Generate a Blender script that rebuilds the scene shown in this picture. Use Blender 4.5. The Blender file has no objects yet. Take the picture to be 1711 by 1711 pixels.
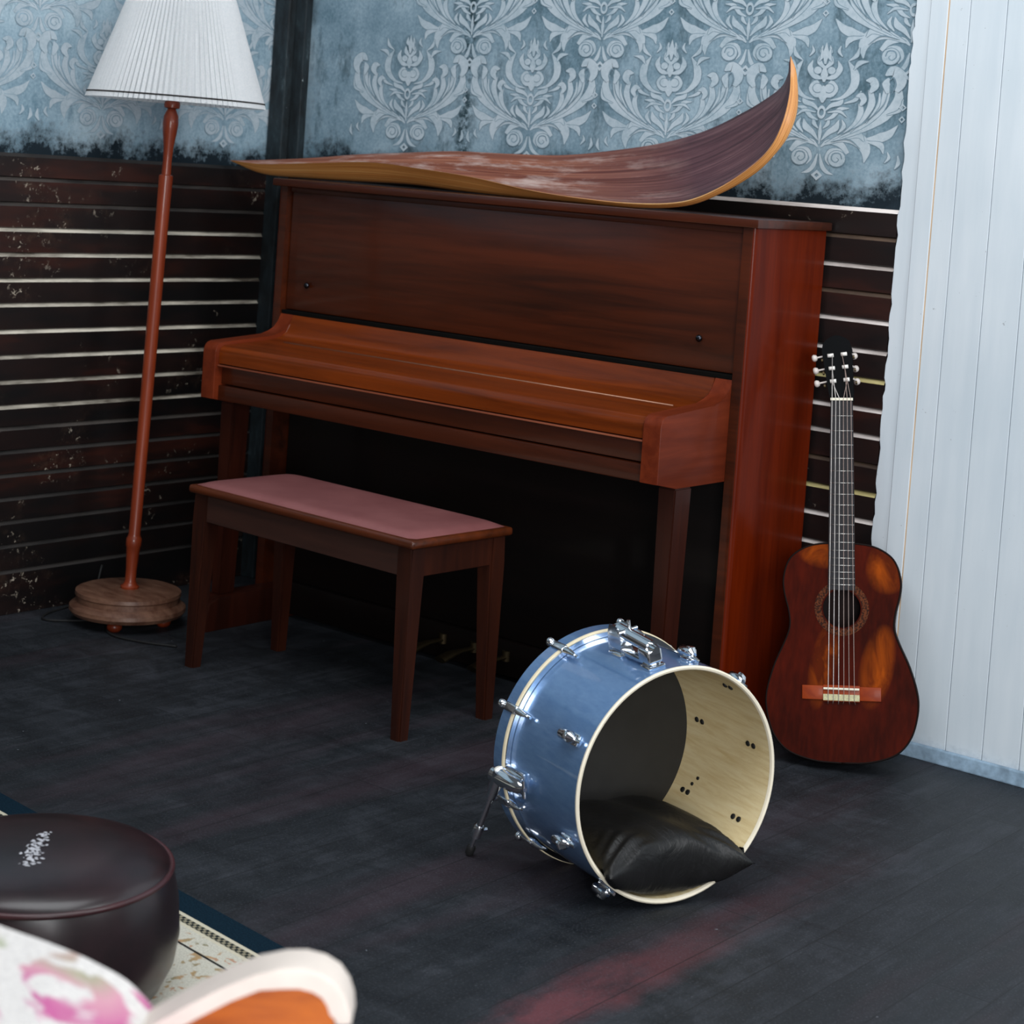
import bpy, bmesh, math, random
from mathutils import Vector, Matrix, Euler
R = math.radians
sc = bpy.context.scene
COL = sc.collection

# ------------------------------------------------------------------ camera
cam_d = bpy.data.cameras.new('camera')
cam = bpy.data.objects.new('camera', cam_d)
COL.objects.link(cam)
CAM_LOC = Vector((3.02595, -3.65483, 1.28971))
cam.matrix_world = Matrix.Translation(CAM_LOC) @ Matrix.Rotation(R(38.37775), 4, 'Z') @ Matrix.Rotation(R(87.06633), 4, 'X') @ Matrix.Rotation(R(4.10513), 4, 'Z')
cam_d.sensor_width = 36.0
cam_d.sensor_fit = 'HORIZONTAL'
cam_d.lens = 3183.089 / 1711 * 36.0
cam_d.shift_x = (855.5 - 887.75) / 1711
cam_d.shift_y = (440.35 - 855.5) / 1711
cam_d.clip_start = 0.05
cam_d.dof.use_dof = True
cam_d.dof.focus_distance = 3.9
cam_d.dof.aperture_fstop = 6.5
sc.camera = cam

# ------------------------------------------------------------------ world, lights, exposure
w = bpy.data.worlds.new('World')
sc.world = w
w.use_nodes = True
bg = w.node_tree.nodes['Background']
bg.inputs[0].default_value = (0.80, 0.89, 1.0, 1)
bg.inputs[1].default_value = 0.10

def area(name, loc, target, sx, sy, power, col):
    d = bpy.data.lights.new(name, 'AREA')
    d.shape = 'RECTANGLE'
    d.size = sx
    d.size_y = sy
    d.energy = power
    d.color = col
    o = bpy.data.objects.new(name, d)
    COL.objects.link(o)
    o.location = loc
    o.rotation_euler = (Vector(target) - Vector(loc)).to_track_quat('-Z', 'Y').to_euler()
    return o
area('skylight_lamp', (1.4, -1.9, 3.4), (0.6, -0.2, 0.6), 2.8, 2.2, 84, (0.93, 0.97, 1.0))
area('side_window_lamp', (4.4, -0.9, 2.5), (0.6, -0.2, 1.0), 1.2, 1.5, 55, (0.95, 0.98, 1.0))
area('front_fill_lamp', (4.4, -4.4, 1.45), (0.9, -0.5, 0.6), 1.8, 1.6, 134, (0.96, 0.98, 1.0))  # unseen fill light added to brighten the inside of the drum
sc.view_settings.view_transform = 'Standard'
sc.view_settings.look = 'None'
sc.view_settings.exposure = 0.0
sc.view_settings.gamma = 1.0
sc.view_settings.use_curve_mapping = False

# ------------------------------------------------------------------ helpers
def lin(c):
    return tuple(((x / 255.0) / 12.92 if x / 255.0 <= 0.04045 else ((x / 255.0 + 0.055) / 1.055) ** 2.4) for x in c) + (1,)

class NT:
    """small node tree builder"""
    def __init__(s, name):
        s.m = bpy.data.materials.new(name)
        s.m.use_nodes = True
        s.t = s.m.node_tree
        s.b = s.t.nodes['Principled BSDF']
        s.co = None
    def n(s, typ, **kw):
        x = s.t.nodes.new(typ)
        for k, v in kw.items():
            setattr(x, k, v)
        return x
    def l(s, a, b):
        s.t.links.new(a, b)
    def coord(s, scale=(1, 1, 1), rot=(0, 0, 0), loc=(0, 0, 0)):
        if s.co is None:
            s.co = s.n('ShaderNodeTexCoord')
        mp = s.n('ShaderNodeMapping')
        s.l(s.co.outputs['Object'], mp.inputs[0])
        mp.inputs['Scale'].default_value = scale
        mp.inputs['Rotation'].default_value = rot
        mp.inputs['Location'].default_value = loc
        return mp.outputs[0]
    def noise(s, vec, scale, detail=4, rough=0.55, dist=0.0):
        x = s.n('ShaderNodeTexNoise')
        s.l(vec, x.inputs['Vector'])
        x.inputs['Scale'].default_value = scale
        x.inputs['Detail'].default_value = detail
        x.inputs['Roughness'].default_value = rough
        x.inputs['Distortion'].default_value = dist
        return x.outputs[0]
    def ramp(s, fac, stops, interp='LINEAR'):
        x = s.n('ShaderNodeValToRGB')
        s.l(fac, x.inputs[0])
        cr = x.color_ramp
        cr.interpolation = interp
        while len(cr.elements) < len(stops):
            cr.elements.new(0.5)
        for e, (p, c) in zip(cr.elements, stops):
            e.position = p
            e.color = c if isinstance(c, tuple) else (c, c, c, 1)
        return x.outputs[0]
    def mix(s, fac, a, b, mode='MIX'):
        x = s.n('ShaderNodeMix', data_type='RGBA', blend_type=mode)
        for k, v in ((0, fac), (6, a), (7, b)):
            if isinstance(v, (tuple, float, int)):
                x.inputs[k].default_value = v
            else:
                s.l(v, x.inputs[k])
        return x.outputs[2]
    def math(s, op, a, b=0.0, clamp=False):
        x = s.n('ShaderNodeMath', operation=op, use_clamp=clamp)
        for k, v in ((0, a), (1, b)):
            if isinstance(v, (float, int)):
                x.inputs[k].default_value = v
            else:
                s.l(v, x.inputs[k])
        return x.outputs[0]
    def uv(s, scale=(1, 1, 1), loc=(0, 0, 0)):
        if s.co is None:
            s.co = s.n('ShaderNodeTexCoord')
        mp = s.n('ShaderNodeMapping')
        s.l(s.co.outputs['UV'], mp.inputs[0])
        mp.inputs['Scale'].default_value = scale
        mp.inputs['Location'].default_value = loc
        return mp.outputs[0]
    def sep(s, vec):
        x = s.n('ShaderNodeSeparateXYZ')
        s.l(vec, x.inputs[0])
        return x.outputs
    def bump(s, h, strength=0.2, dist=0.002):
        x = s.n('ShaderNodeBump')
        s.l(h, x.inputs['Height'])
        x.inputs['Strength'].default_value = strength
        x.inputs['Distance'].default_value = dist
        s.l(x.outputs[0], s.b.inputs['Normal'])
    def set(s, color=None, rough=None, metal=None, spec=None, coat=None, coat_rough=None, trans=None):
        def put(k, v):
            if v is None:
                return
            if isinstance(v, (tuple, float, int)):
                s.b.inputs[k].default_value = v
            else:
                s.l(v, s.b.inputs[k])
        put('Base Color', color); put('Roughness', rough); put('Metallic', metal)
        put('Specular IOR Level', spec); put('Coat Weight', coat); put('Coat Roughness', coat_rough)
        return s.m

def plain(name, rgb, rough=0.5, metal=0.0, coat=0.0, var=0.12, vs=30.0, spec=0.5):
    t = NT(name)
    c = lin(rgb)
    n = t.noise(t.coord(), vs, 3)
    d = tuple(x * (1 - var) for x in c[:3]) + (1,)
    e = tuple(min(1, x * (1 + var)) for x in c[:3]) + (1,)
    return t.set(color=t.ramp(n, [(0.3, d), (0.7, e)]), rough=rough, metal=metal, coat=coat, coat_rough=0.15, spec=spec)

def wood(name, dark, light, axis='X', rough=0.35, coat=0.3, scale=9.0, stretch=14.0, spec=0.5, crough=0.12, streak=0.5):
    """lacquered wood with grain running along axis"""
    t = NT(name)
    s = {'X': (1.0 / stretch * 1.0, 1, 1), 'Y': (1, 1.0 / stretch, 1), 'Z': (1, 1, 1.0 / stretch)}[axis]
    v = t.coord(scale=s)
    a = t.noise(v, scale * 5, 6, 0.65, 0.6)
    b = t.noise(v, scale, 3, 0.5, 0.2)
    f = t.math('ADD', t.math('MULTIPLY', a, streak), t.math('MULTIPLY', b, 1 - streak))
    c = t.ramp(f, [(0.36, lin(dark)), (0.64, lin(light))])
    t.bump(a, 0.05, 0.001)
    return t.set(color=c, rough=rough, coat=coat, coat_rough=crough, spec=spec)

def new_bm():
    return bmesh.new()

def obj(name, bm, mats, parent=None, smooth=False, auto=None, recalc=True):
    if recalc:
        bmesh.ops.recalc_face_normals(bm, faces=bm.faces)
    me = bpy.data.meshes.new(name)
    bm.to_mesh(me)
    bm.free()
    if not isinstance(mats, (list, tuple)):
        mats = [mats]
    for m in mats:
        me.materials.append(m)
    if smooth:
        me.polygons.foreach_set('use_smooth', [True] * len(me.polygons))
        if auto is not None:
            me.set_sharp_from_angle(angle=R(auto))
    o = bpy.data.objects.new(name, me)
    COL.objects.link(o)
    if parent:
        o.parent = parent
    return o

def thing(name, label, cat, loc=(0, 0, 0), rz=0.0, group=None):
    o = bpy.data.objects.new(name, None)
    o.empty_display_size = 0.05
    COL.objects.link(o)
    o.location = loc
    o.rotation_euler = (0, 0, rz)
    tag(o, label, cat, group)
    return o

def tag(o, label, cat, group=None):
    o['label'] = label
    o['category'] = cat
    if group:
        o['group'] = group
    return o

def struct(o, label, cat='room'):
    o['kind'] = 'structure'
    o['label'] = label
    o['category'] = cat
    return o

def box(bm, a, b, bev=0.0, seg=2, mat=0, M=None):
    """axis aligned box from corner a to corner b, edges rounded by bev"""
    x0, y0, z0 = [min(p, q) for p, q in zip(a, b)]
    x1, y1, z1 = [max(p, q) for p, q in zip(a, b)]
    vs = [bm.verts.new(p) for p in ((x0, y0, z0), (x1, y0, z0), (x1, y1, z0), (x0, y1, z0), (x0, y0, z1), (x1, y0, z1), (x1, y1, z1), (x0, y1, z1))]
    fs = [bm.faces.new([vs[i] for i in f]) for f in ((0, 3, 2, 1), (4, 5, 6, 7), (0, 1, 5, 4), (1, 2, 6, 5), (2, 3, 7, 6), (3, 0, 4, 7))]
    for f in fs:
        f.material_index = mat
    if M is not None:
        bmesh.ops.transform(bm, matrix=M, verts=vs)
    if bev > 0:
        es = list({e for f in fs for e in f.edges})
        r = bmesh.ops.bevel(bm, geom=es, offset=bev, segments=seg, affect='EDGES', profile=0.6)
        for f in r['faces']:
            f.material_index = mat

def prism(bm, pts, axis, a, b, mat=0, bev=0.0, seg=2, M=None):
    """extrude a 2-D outline (given in the two remaining axes, in order) along axis from a to b"""
    def P(p, t):
        if axis == 'X':
            return (t, p[0], p[1])
        if axis == 'Y':
            return (p[0], t, p[1])
        return (p[0], p[1], t)
    v0 = [bm.verts.new(P(p, a)) for p in pts]
    v1 = [bm.verts.new(P(p, b)) for p in pts]
    n = len(pts)
    fs = [bm.faces.new(v0), bm.faces.new(v1[::-1])]
    caps = fs[:]
    for i in range(n):
        j = (i + 1) % n
        fs.append(bm.faces.new((v0[i], v0[j], v1[j], v1[i])))
    for f in fs:
        f.material_index = mat
    if M is not None:
        bmesh.ops.transform(bm, matrix=M, verts=v0 + v1)
    if bev > 0:
        es = list({e for f in caps for e in f.edges})
        bmesh.ops.bevel(bm, geom=es, offset=bev, segments=seg, affect='EDGES', profile=0.6)

def lathe(bm, prof, seg=48, mat=0, M=None, cap=True):
    """revolve (radius, z) pairs about Z"""
    rings = []
    for r, z in prof:
        if r < 1e-6:
            rings.append([bm.verts.new((0, 0, z))])
        else:
            rings.append([bm.verts.new((r * math.cos(2 * math.pi * k / seg), r * math.sin(2 * math.pi * k / seg), z)) for k in range(seg)])
    fs = []
    for A, B in zip(rings, rings[1:]):
        for k in range(seg):
            j = (k + 1) % seg
            if len(A) == 1 and len(B) == 1:
                continue
            if len(A) == 1:
                fs.append(bm.faces.new((A[0], B[j], B[k])))
            elif len(B) == 1:
                fs.append(bm.faces.new((A[k], A[j], B[0])))
            else:
                fs.append(bm.faces.new((A[k], A[j], B[j], B[k])))
    if cap:
        for r in (rings[0], rings[-1]):
            if len(r) > 2:
                fs.append(bm.faces.new(r))
    for f in fs:
        f.material_index = mat
    if M is not None:
        bmesh.ops.transform(bm, matrix=M, verts=[v for r in rings for v in r])

def tube(bm, pts, rad, seg=10, mat=0, M=None, cap=True):
    pts = [Vector(p) for p in pts]
    rs = rad if isinstance(rad, (list, tuple)) else [rad] * len(pts)
    rings = []
    up = None
    for i, p in enumerate(pts):
        d = (pts[min(i + 1, len(pts) - 1)] - pts[max(i - 1, 0)]).normalized()
        if up is None:
            up = Vector((0, 0, 1)) if abs(d.z) < 0.9 else Vector((1, 0, 0))
        u = d.cross(up)
        if u.length < 1e-5:
            u = d.cross(Vector((0, 1, 0)))
        u.normalize()
        up = u.cross(d).normalized()
        rings.append([bm.verts.new(p + rs[i] * (math.cos(2 * math.pi * k / seg) * u + math.sin(2 * math.pi * k / seg) * up)) for k in range(seg)])
    fs = []
    for A, B in zip(rings, rings[1:]):
        for k in range(seg):
            j = (k + 1) % seg
            fs.append(bm.faces.new((A[k], A[j], B[j], B[k])))
    if cap:
        fs.append(bm.faces.new(rings[0][::-1]))
        fs.append(bm.faces.new(rings[-1]))
    for f in fs:
        f.material_index = mat
    if M is not None:
        bmesh.ops.transform(bm, matrix=M, verts=[v for r in rings for v in r])

def catmull(pts, n):
    pts = [Vector(p) for p in pts]
    P = [2 * pts[0] - pts[1]] + pts + [2 * pts[-1] - pts[-2]]
    out = []
    m = len(pts) - 1
    for k in range(n + 1):
        t = k / n * m
        i = min(int(t), m - 1)
        f = t - i
        a, b, c, d = P[i:i + 4]
        out.append(0.5 * ((2 * b) + (c - a) * f + (2 * a - 5 * b + 4 * c - d) * f * f + (3 * b - a - 3 * c + d) * f ** 3))
    return out

# ------------------------------------------------------------------ materials
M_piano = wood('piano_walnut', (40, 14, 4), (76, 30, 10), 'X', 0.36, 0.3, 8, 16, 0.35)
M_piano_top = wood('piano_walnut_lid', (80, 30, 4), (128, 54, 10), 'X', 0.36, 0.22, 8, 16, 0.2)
M_piano_side_lit = wood('piano_walnut_side_lit', (78, 18, 1), (108, 32, 4), 'Z', 0.38, 0.10, 10, 16, 0.10)
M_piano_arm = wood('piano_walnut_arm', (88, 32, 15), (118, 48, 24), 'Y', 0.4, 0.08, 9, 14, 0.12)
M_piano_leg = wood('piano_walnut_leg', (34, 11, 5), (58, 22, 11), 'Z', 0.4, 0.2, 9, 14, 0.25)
M_bench_wood = wood('bench_walnut', (56, 24, 9), (96, 42, 15), 'X', 0.4, 0.2, 9, 12, 0.35)
M_bench_leg = wood('bench_walnut_leg', (34, 13, 7), (60, 25, 12), 'Z', 0.42, 0.15, 9, 12, 0.3)
M_black = plain('matte_black', (10, 9, 8), 0.9, spec=0.08)
M_knee = wood('piano_knee_panel', (9, 5, 4), (17, 9, 7), 'X', 0.5, 0.1, 8, 16, 0.2)  # near black: the shade under the keyboard is put into the colour
M_brass = plain('tarnished_brass', (84, 72, 52), 0.4, 0.9)
M_chrome = plain('polished_chrome', (225, 228, 232), 0.12, 1.0, var=0.03)
M_chrome_dark = plain('dark_steel', (60, 62, 68), 0.25, 1.0)
M_rubber = plain('black_rubber', (14, 14, 15), 0.7)
M_lampwood = wood('lamp_turned_wood', (100, 34, 14), (138, 56, 26), 'Z', 0.38, 0.25, 14, 14, 0.35)

# ================================================================== the room
WALL_Y = 0.340      # plaster behind the wainscot
WALL_X = -1.135

def wallpaper_ground(name, axis, zlow, seed):
    t = NT(name)
    p = t.coord(loc=(seed, seed, 0))
    o = t.sep(t.coord())
    big = t.noise(p, 3.2, 3, 0.6)
    mid = t.noise(p, 14, 5, 0.7)
    fine = t.noise(p, 120, 3, 0.7)
    f = t.math('ADD', t.math('MULTIPLY', big, 0.55), t.math('ADD', t.math('MULTIPLY', mid, 0.3), t.math('MULTIPLY', fine, 0.28)))
    base = t.ramp(f, [(0.40, lin((84, 112, 126) if axis == 'X' else (104, 134, 150))), (0.55, lin((126, 150, 164) if axis == 'X' else (148, 172, 186))), (0.70, lin((160, 180, 192) if axis == 'X' else (178, 198, 208)))])
    blot = t.ramp(t.noise(t.coord(scale=(1, 1, 0.45), loc=(seed, 4, 0)), 13, 5, 0.75), [(0.52, 0.0), (0.68, 0.75)])
    base = t.mix(blot, base, lin((62, 84, 94) if axis == 'X' else (92, 122, 138)))
    if axis == 'X':
        sx_ = t.math('ABSOLUTE', t.math('SUBTRACT', t.math('ADD', o[0], t.math('MULTIPLY', t.noise(p, 12, 4, 0.7), 0.06)), -0.378), 0.0)
        sm = t.math('MULTIPLY', t.math('MULTIPLY', t.math('SUBTRACT', 0.045, sx_), 30.0, True), t.ramp(t.noise(p, 40, 4, 0.75), [(0.38, 0.0), (0.56, 1.0)]))
        base = t.mix(sm, base, lin((48, 68, 76)))
    # damp and mould creeping up from the dado rail and out of the corner
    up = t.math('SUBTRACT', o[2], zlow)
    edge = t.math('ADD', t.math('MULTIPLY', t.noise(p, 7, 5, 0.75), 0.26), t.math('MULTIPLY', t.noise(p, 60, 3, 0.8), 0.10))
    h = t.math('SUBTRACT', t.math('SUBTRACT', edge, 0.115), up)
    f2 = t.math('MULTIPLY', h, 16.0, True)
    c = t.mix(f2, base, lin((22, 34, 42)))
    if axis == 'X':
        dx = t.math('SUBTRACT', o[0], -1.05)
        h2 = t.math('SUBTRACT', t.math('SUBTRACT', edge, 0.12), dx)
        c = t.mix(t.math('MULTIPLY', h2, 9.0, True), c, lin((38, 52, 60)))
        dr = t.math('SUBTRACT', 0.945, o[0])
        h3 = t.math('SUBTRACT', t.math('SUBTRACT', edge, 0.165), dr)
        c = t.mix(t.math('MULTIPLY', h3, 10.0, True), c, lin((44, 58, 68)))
    return t.set(color=c, rough=0.8, spec=0.2)

def wallpaper_motif(name, seed):
    t = NT(name)
    p = t.coord(loc=(seed, 1, 2))
    f = t.math('ADD', t.math('MULTIPLY', t.noise(p, 9, 5, 0.7), 0.6), t.math('MULTIPLY', t.noise(p, 90, 3, 0.7), 0.4))
    c = t.ramp(f, [(0.34, lin((150, 169, 180))), (0.5, lin((174, 188, 197))), (0.66, lin((188, 199, 207)))])
    return t.set(color=c, rough=0.75, spec=0.2)

M_paper_b = wallpaper_ground('wallpaper_teal_back', 'X', 1.25, 3.0)
M_paper_l = wallpaper_ground('wallpaper_teal_left', 'Y', 1.235, 9.0)
M_motif = wallpaper_motif('wallpaper_damask', 5.0)
M_line_b = plain('wallpaper_outline_back', (116, 138, 151), 0.8, var=0.2, vs=40, spec=0.2)
M_line_l = plain('wallpaper_outline_left', (140, 162, 176), 0.8, var=0.2, vs=40, spec=0.2)

def stroke(cl, ws, n=14):
    """closed outline of a brush stroke along a smooth centre line with varying width"""
    c = catmull([(a, b, 0) for a, b in cl], n)
    L, Rr = [], []
    for i, p in enumerate(c):
        d = (c[min(i + 1, n)] - c[max(i - 1, 0)]).normalized()
        nn = Vector((-d.y, d.x, 0))
        t = i / n * (len(ws) - 1)
        k = min(int(t), len(ws) - 2)
        wd = ws[k] + (ws[k + 1] - ws[k]) * (t - k)
        L.append(p + nn * wd / 2)
        Rr.append(p - nn * wd / 2)
    return L, Rr

def disc_pts(x, y, r, n=16):
    return [(x + r * math.cos(2 * math.pi * k / n), y + r * math.sin(2 * math.pi * k / n)) for k in range(n)]

HALF = [  # centre lines and widths of the right half of one damask motif, the left half mirrors it
    ([(6, 120), (22, 55), (48, 22), (84, 8)], [6, 22, 20, 2]),
    ([(8, 160), (45, 190), (110, 178), (150, 130)], [8, 26, 34, 20]),
    ([(60, 60), (40, 95), (62, 140), (110, 138), (124, 96)], [4, 14, 24, 26, 10]),
    ([(30, 175), (120, 215), (205, 205), (240, 150), (236, 84)], [10, 44, 74, 50, 3]),
    ([(150, 220), (200, 235), (230, 200)], [16, 34, 3]),
    ([(240, 215), (310, 228), (352, 250), (392, 300)], [10, 52, 40, 2]),
    ([(250, 200), (312, 185), (330, 140)], [8, 34, 3]),
    ([(70, 195), (210, 262), (322, 340), (384, 440), (372, 520)], [8, 26, 44, 46, 22]),
    ([(100, 215), (220, 290), (300, 380), (322, 470), (318, 530)], [5, 22, 34, 36, 24]),
    ([(150, 245), (215, 325), (252, 410), (240, 486)], [5, 22, 36, 22]),
    ([(120, 240), (176, 300), (200, 360), (194, 408)], [5, 18, 30, 18]),
    ([(230, 300), (285, 400), (290, 470)], [3, 14, 6]),
    ([(330, 350), (395, 380), (408, 440)], [3, 16, 3]),
    ([(8, 195), (42, 240), (78, 270), (92, 312)], [4, 26, 36, 4]),
    ([(12, 262), (36, 290), (40, 330)], [4, 20, 3]),
    ([(90, 235), (120, 278), (108, 316)], [4, 22, 3]),
    ([(18, 308), (58, 330), (92, 372), (140, 380)], [4, 20, 24, 3]),
    ([(16, 360), (48, 392), (92, 408), (104, 440)], [4, 22, 26, 3]),
    ([(30, 352), (92, 360), (132, 330)], [4, 16, 3]),
    ([(40, 420), (104, 440), (154, 500), (156, 570), (118, 640)], [4, 18, 40, 44, 3]),
    ([(112, 405), (170, 430), (196, 478)], [4, 20, 3]),
    ([(150, 590), (176, 630), (222, 640)], [4, 26, 3]),
    ([(120, 640), (158, 672), (170, 716)], [4, 22, 3]),
    ([(0, 446), (38, 452), (62, 486), (40, 520), (20, 500)], [16, 34, 30, 20, 6]),
    ([(8, 540), (48, 552), (78, 596), (66, 640)], [8, 30, 30, 3]),
    ([(4, 600), (30, 630), (34, 664)], [14, 26, 4]),
    ([(0, 668), (22, 690), (20, 724)], [14, 22, 3]),
    ([(392, 60), (408, 92), (404, 134)], [3, 20, 5]),
    ([(340, 90), (360, 120), (352, 150)], [3, 16, 3]),
]
DISCS = [(97, 98, 44), (36, 585, 20), (30, 486, 24)]
LEAFS = [
    ([(372, 480), (392, 520), (384, 566), (346, 590), (312, 566)], [20, 44, 62, 60, 6]),
    ([(330, 470), (318, 520), (330, 552)], [16, 40, 8]),
    ([(240, 470), (262, 506), (248, 536), (216, 536)], [14, 40, 44, 4]),
    ([(196, 396), (212, 428), (196, 452), (170, 446)], [12, 30, 34, 4]),
]
LINES = [
    ([(124, 96), (112, 126), (78, 124), (70, 94), (92, 76), (108, 92), (96, 104)], [6, 8, 8, 7, 6, 5, 3]),
    ([(352, 470), (366, 520), (352, 556), (336, 540)], [4, 8, 8, 3]),
    ([(60, 190), (150, 208), (214, 160)], [3, 7, 3]),
    ([(110, 232), (230, 310), (310, 400), (330, 470)], [3, 6, 6, 3]),
]
CENTRE = [
    ([(0, 175), (0, 240), (0, 300)], [6, 20, 4]),
    ([(0, 405), (0, 440), (0, 500)], [10, 46, 10]),
    ([(0, 520), (0, 560), (0, 610)], [10, 40, 10]),
    ([(0, 620), (0, 680), (0, 740)], [10, 34, 2]),
]
def damask(bm, place, mat, sx=0.000522, sz=0.000428, zmin=-9, umin=-1e9, umax=1e9):
    """place(u, v) -> 3-D point; writes one motif as slightly raised flock shapes"""
    cnt = [0]
    def strip(L, Rr, mir, mat=mat):
        cnt[0] += 1
        prev = None
        for a, b in zip(L, Rr):
            qa, qb = (a.x * mir, a.y), (b.x * mir, b.y)
            if not all(umin < q[0] * sx < umax for q in (qa, qb)) or min(qa[1], qb[1]) * sz < zmin:
                prev = None
                continue
            va, vb = bm.verts.new(place(qa[0] * sx, qa[1] * sz, cnt[0] * 1.2e-5)), bm.verts.new(place(qb[0] * sx, qb[1] * sz, cnt[0] * 1.2e-5))
            if prev:
                bm.faces.new((prev[0], prev[1], vb, va)).material_index = mat
            prev = (va, vb)
    def poly(pts, mir, mat=mat):
        cnt[0] += 1
        pts = [(x * mir * sx, y * sz) for x, y in pts]
        if any(not umin < q[0] < umax or q[1] < zmin for q in pts):
            return
        bm.faces.new([bm.verts.new(place(*q, cnt[0] * 1.2e-5)) for q in pts]).material_index = mat
    for cl, ws in HALF + LEAFS:
        for extra, mm in ((7, mat + 1), (0, mat)):
            L, Rr = stroke(cl, [x + extra for x in ws])
            strip(L, Rr, 1, mm)
            strip(L, Rr, -1, mm)
    for x, y, r in DISCS:
        for extra, mm in ((4, mat + 1), (0, mat)):
            poly(disc_pts(x, y, r + extra), 1, mm)
            poly(disc_pts(x, y, r + extra), -1, mm)
    for cl, ws in LINES:
        L, Rr = stroke(cl, ws)
        strip(L, Rr, 1, mat + 1)
        strip(L, Rr, -1, mat + 1)
    for cl, ws in CENTRE:
        L, Rr = stroke(cl, ws)
        strip(L, Rr, 1)
    for r0, r1, cx, cy, n, ex in ((12, 30, 0, 0, 4, 1.0), (10, 20, 410, 395, 4, 1.0), (8, 17, 410, 330, 4, 1.2), (12, 22, 0, 352, 16, 1.7)):
        ring = [(cx + r * math.cos(2 * math.pi * (k % n) / n), cy + ex * r * math.sin(2 * math.pi * (k % n) / n)) for r in (r0, r1) for k in range(n + 1)]
        L = [Vector((x, y, 0)) for x, y in ring[:n + 1]]
        Rr = [Vector((x, y, 0)) for x, y in ring[n + 1:]]
        strip(L, Rr, 1)

PER_X, PER_Z = 0.446, 0.49
# back wall
bm = new_bm()
box(bm, (-1.20, WALL_Y, 0), (0.945, WALL_Y + 0.1, 2.75))
for k in range(-3, 3):
    for (du, dz) in ((0, 0), (PER_X / 2, 0.245)):
        for row in (0, 1, 2):
            u0, z0 = 0.713 + k * PER_X + du, 1.316 + dz + row * PER_Z
            damask(bm, lambda u, v, o, u0=u0, z0=z0: (u0 + u, WALL_Y - 0.0006 - o, z0 + v), 1, zmin=1.252 - z0, umin=-1.0 - u0, umax=0.942 - u0)
wall_back = struct(obj('wall_back', bm, [M_paper_b, M_motif, M_line_b], recalc=False), 'blue grey damask wallpaper wall behind the piano', 'wall')
# left wall
bm = new_bm()
box(bm, (WALL_X - 0.1, -3.4, 0), (WALL_X, WALL_Y + 0.1, 2.75))
for k in range(-3, 2):
    for (du, dz) in ((0, 0), (PER_X / 2, 0.245)):
        for row in (0, 1, 2):
            u0, z0 = -0.327 + k * PER_X + du, 1.290 + dz + row * PER_Z
            damask(bm, lambda u, v, o, u0=u0, z0=z0: (WALL_X + 0.0006 + o, u0 + u, z0 + v), 1, zmin=1.24 - z0, umax=0.31 - u0)
wall_left = struct(obj('wall_left', bm, [M_paper_l, M_motif, M_line_l], recalc=False), 'blue grey damask wallpaper wall behind the floor lamp', 'wall')

# dark lacquered shiplap wainscot with worn ledges
def wainscot_mat(name, seed, ax):
    t = NT(name)
    s = (0.25, 1, 1) if ax == 'X' else (1, 0.25, 1)
    p = t.coord(scale=s, loc=(seed, 0, 0))
    q = t.coord(loc=(seed, 2, 0))
    big = t.noise(p, 5, 4, 0.65)
    base = t.ramp(big, [(0.42, lin((11, 9, 10))), (0.56, lin((27, 14, 12))), (0.72, lin((62, 26, 16)))])
    mask = t.ramp(t.noise(q, 4.5, 3, 0.6), [(0.54, 0.0), (0.64, 1.0)])
    chips = t.ramp(t.noise(q, 46, 4, 0.75, 0.4), [(0.605, 0.0), (0.65, 1.0)])
    haze = t.ramp(t.noise(q, 22, 5, 0.8), [(0.5, 0.0), (0.8, 0.5)])
    m = t.math('MULTIPLY', mask, chips)
    c = t.mix(t.math('MULTIPLY', haze, mask), base, lin((92, 70, 56)))
    c = t.mix(m, c, lin((176, 164, 148)))
    t.bump(t.noise(p, 60, 4, 0.6), 0.12, 0.002)
    return t.set(color=c, rough=0.42, coat=0.15, coat_rough=0.25)

def ledge_mat(name, dark, light, seed, ax):
    t = NT(name)
    s = (0.12, 1, 1) if ax == 'X' else (1, 0.12, 1)
    n = t.noise(t.coord(scale=s, loc=(seed, 1, 0)), 22, 5, 0.7)
    return t.set(color=t.ramp(n, [(0.36, lin(dark)), (0.60, lin(light)), (0.8, lin(tuple(min(255, int(x * 1.12)) for x in light)))]), rough=0.6)

def wainscot(name, ax, a, b, zs, wear, face, depth, mats, label):
    """boards stacked between consecutive zs; the upper bevel of each board is its own worn strip (material index)"""
    bm = new_bm()
    sgn = 1 if depth > 0 else -1
    d = abs(depth)
    for i in range(len(zs) - 1):
        z1, z0 = zs[i], zs[i + 1]
        pts = [(0, z0 - 0.004), (d, z0 + 0.0015), (d, z1 - 0.0105), (d - 0.0065, z1 - 0.0015), (0, z1 - 0.0015)]
        m = [0, 0, wear[i], wear[i], 0]
        P = (lambda p, t: (t, face + sgn * p[0], p[1])) if ax == 'X' else (lambda p, t: (face + sgn * p[0], t, p[1]))
        v0 = [bm.verts.new(P(p, a)) for p in pts]
        v1 = [bm.verts.new(P(p, b)) for p in pts]
        bm.faces.new(v0)
        bm.faces.new(v1[::-1])
        for k in range(5):
            j = (k + 1) % 5
            bm.faces.new((v0[k], v0[j], v1[j], v1[k])).material_index = m[k]
    return struct(obj(name, bm, mats), label, 'wainscot')

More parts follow.
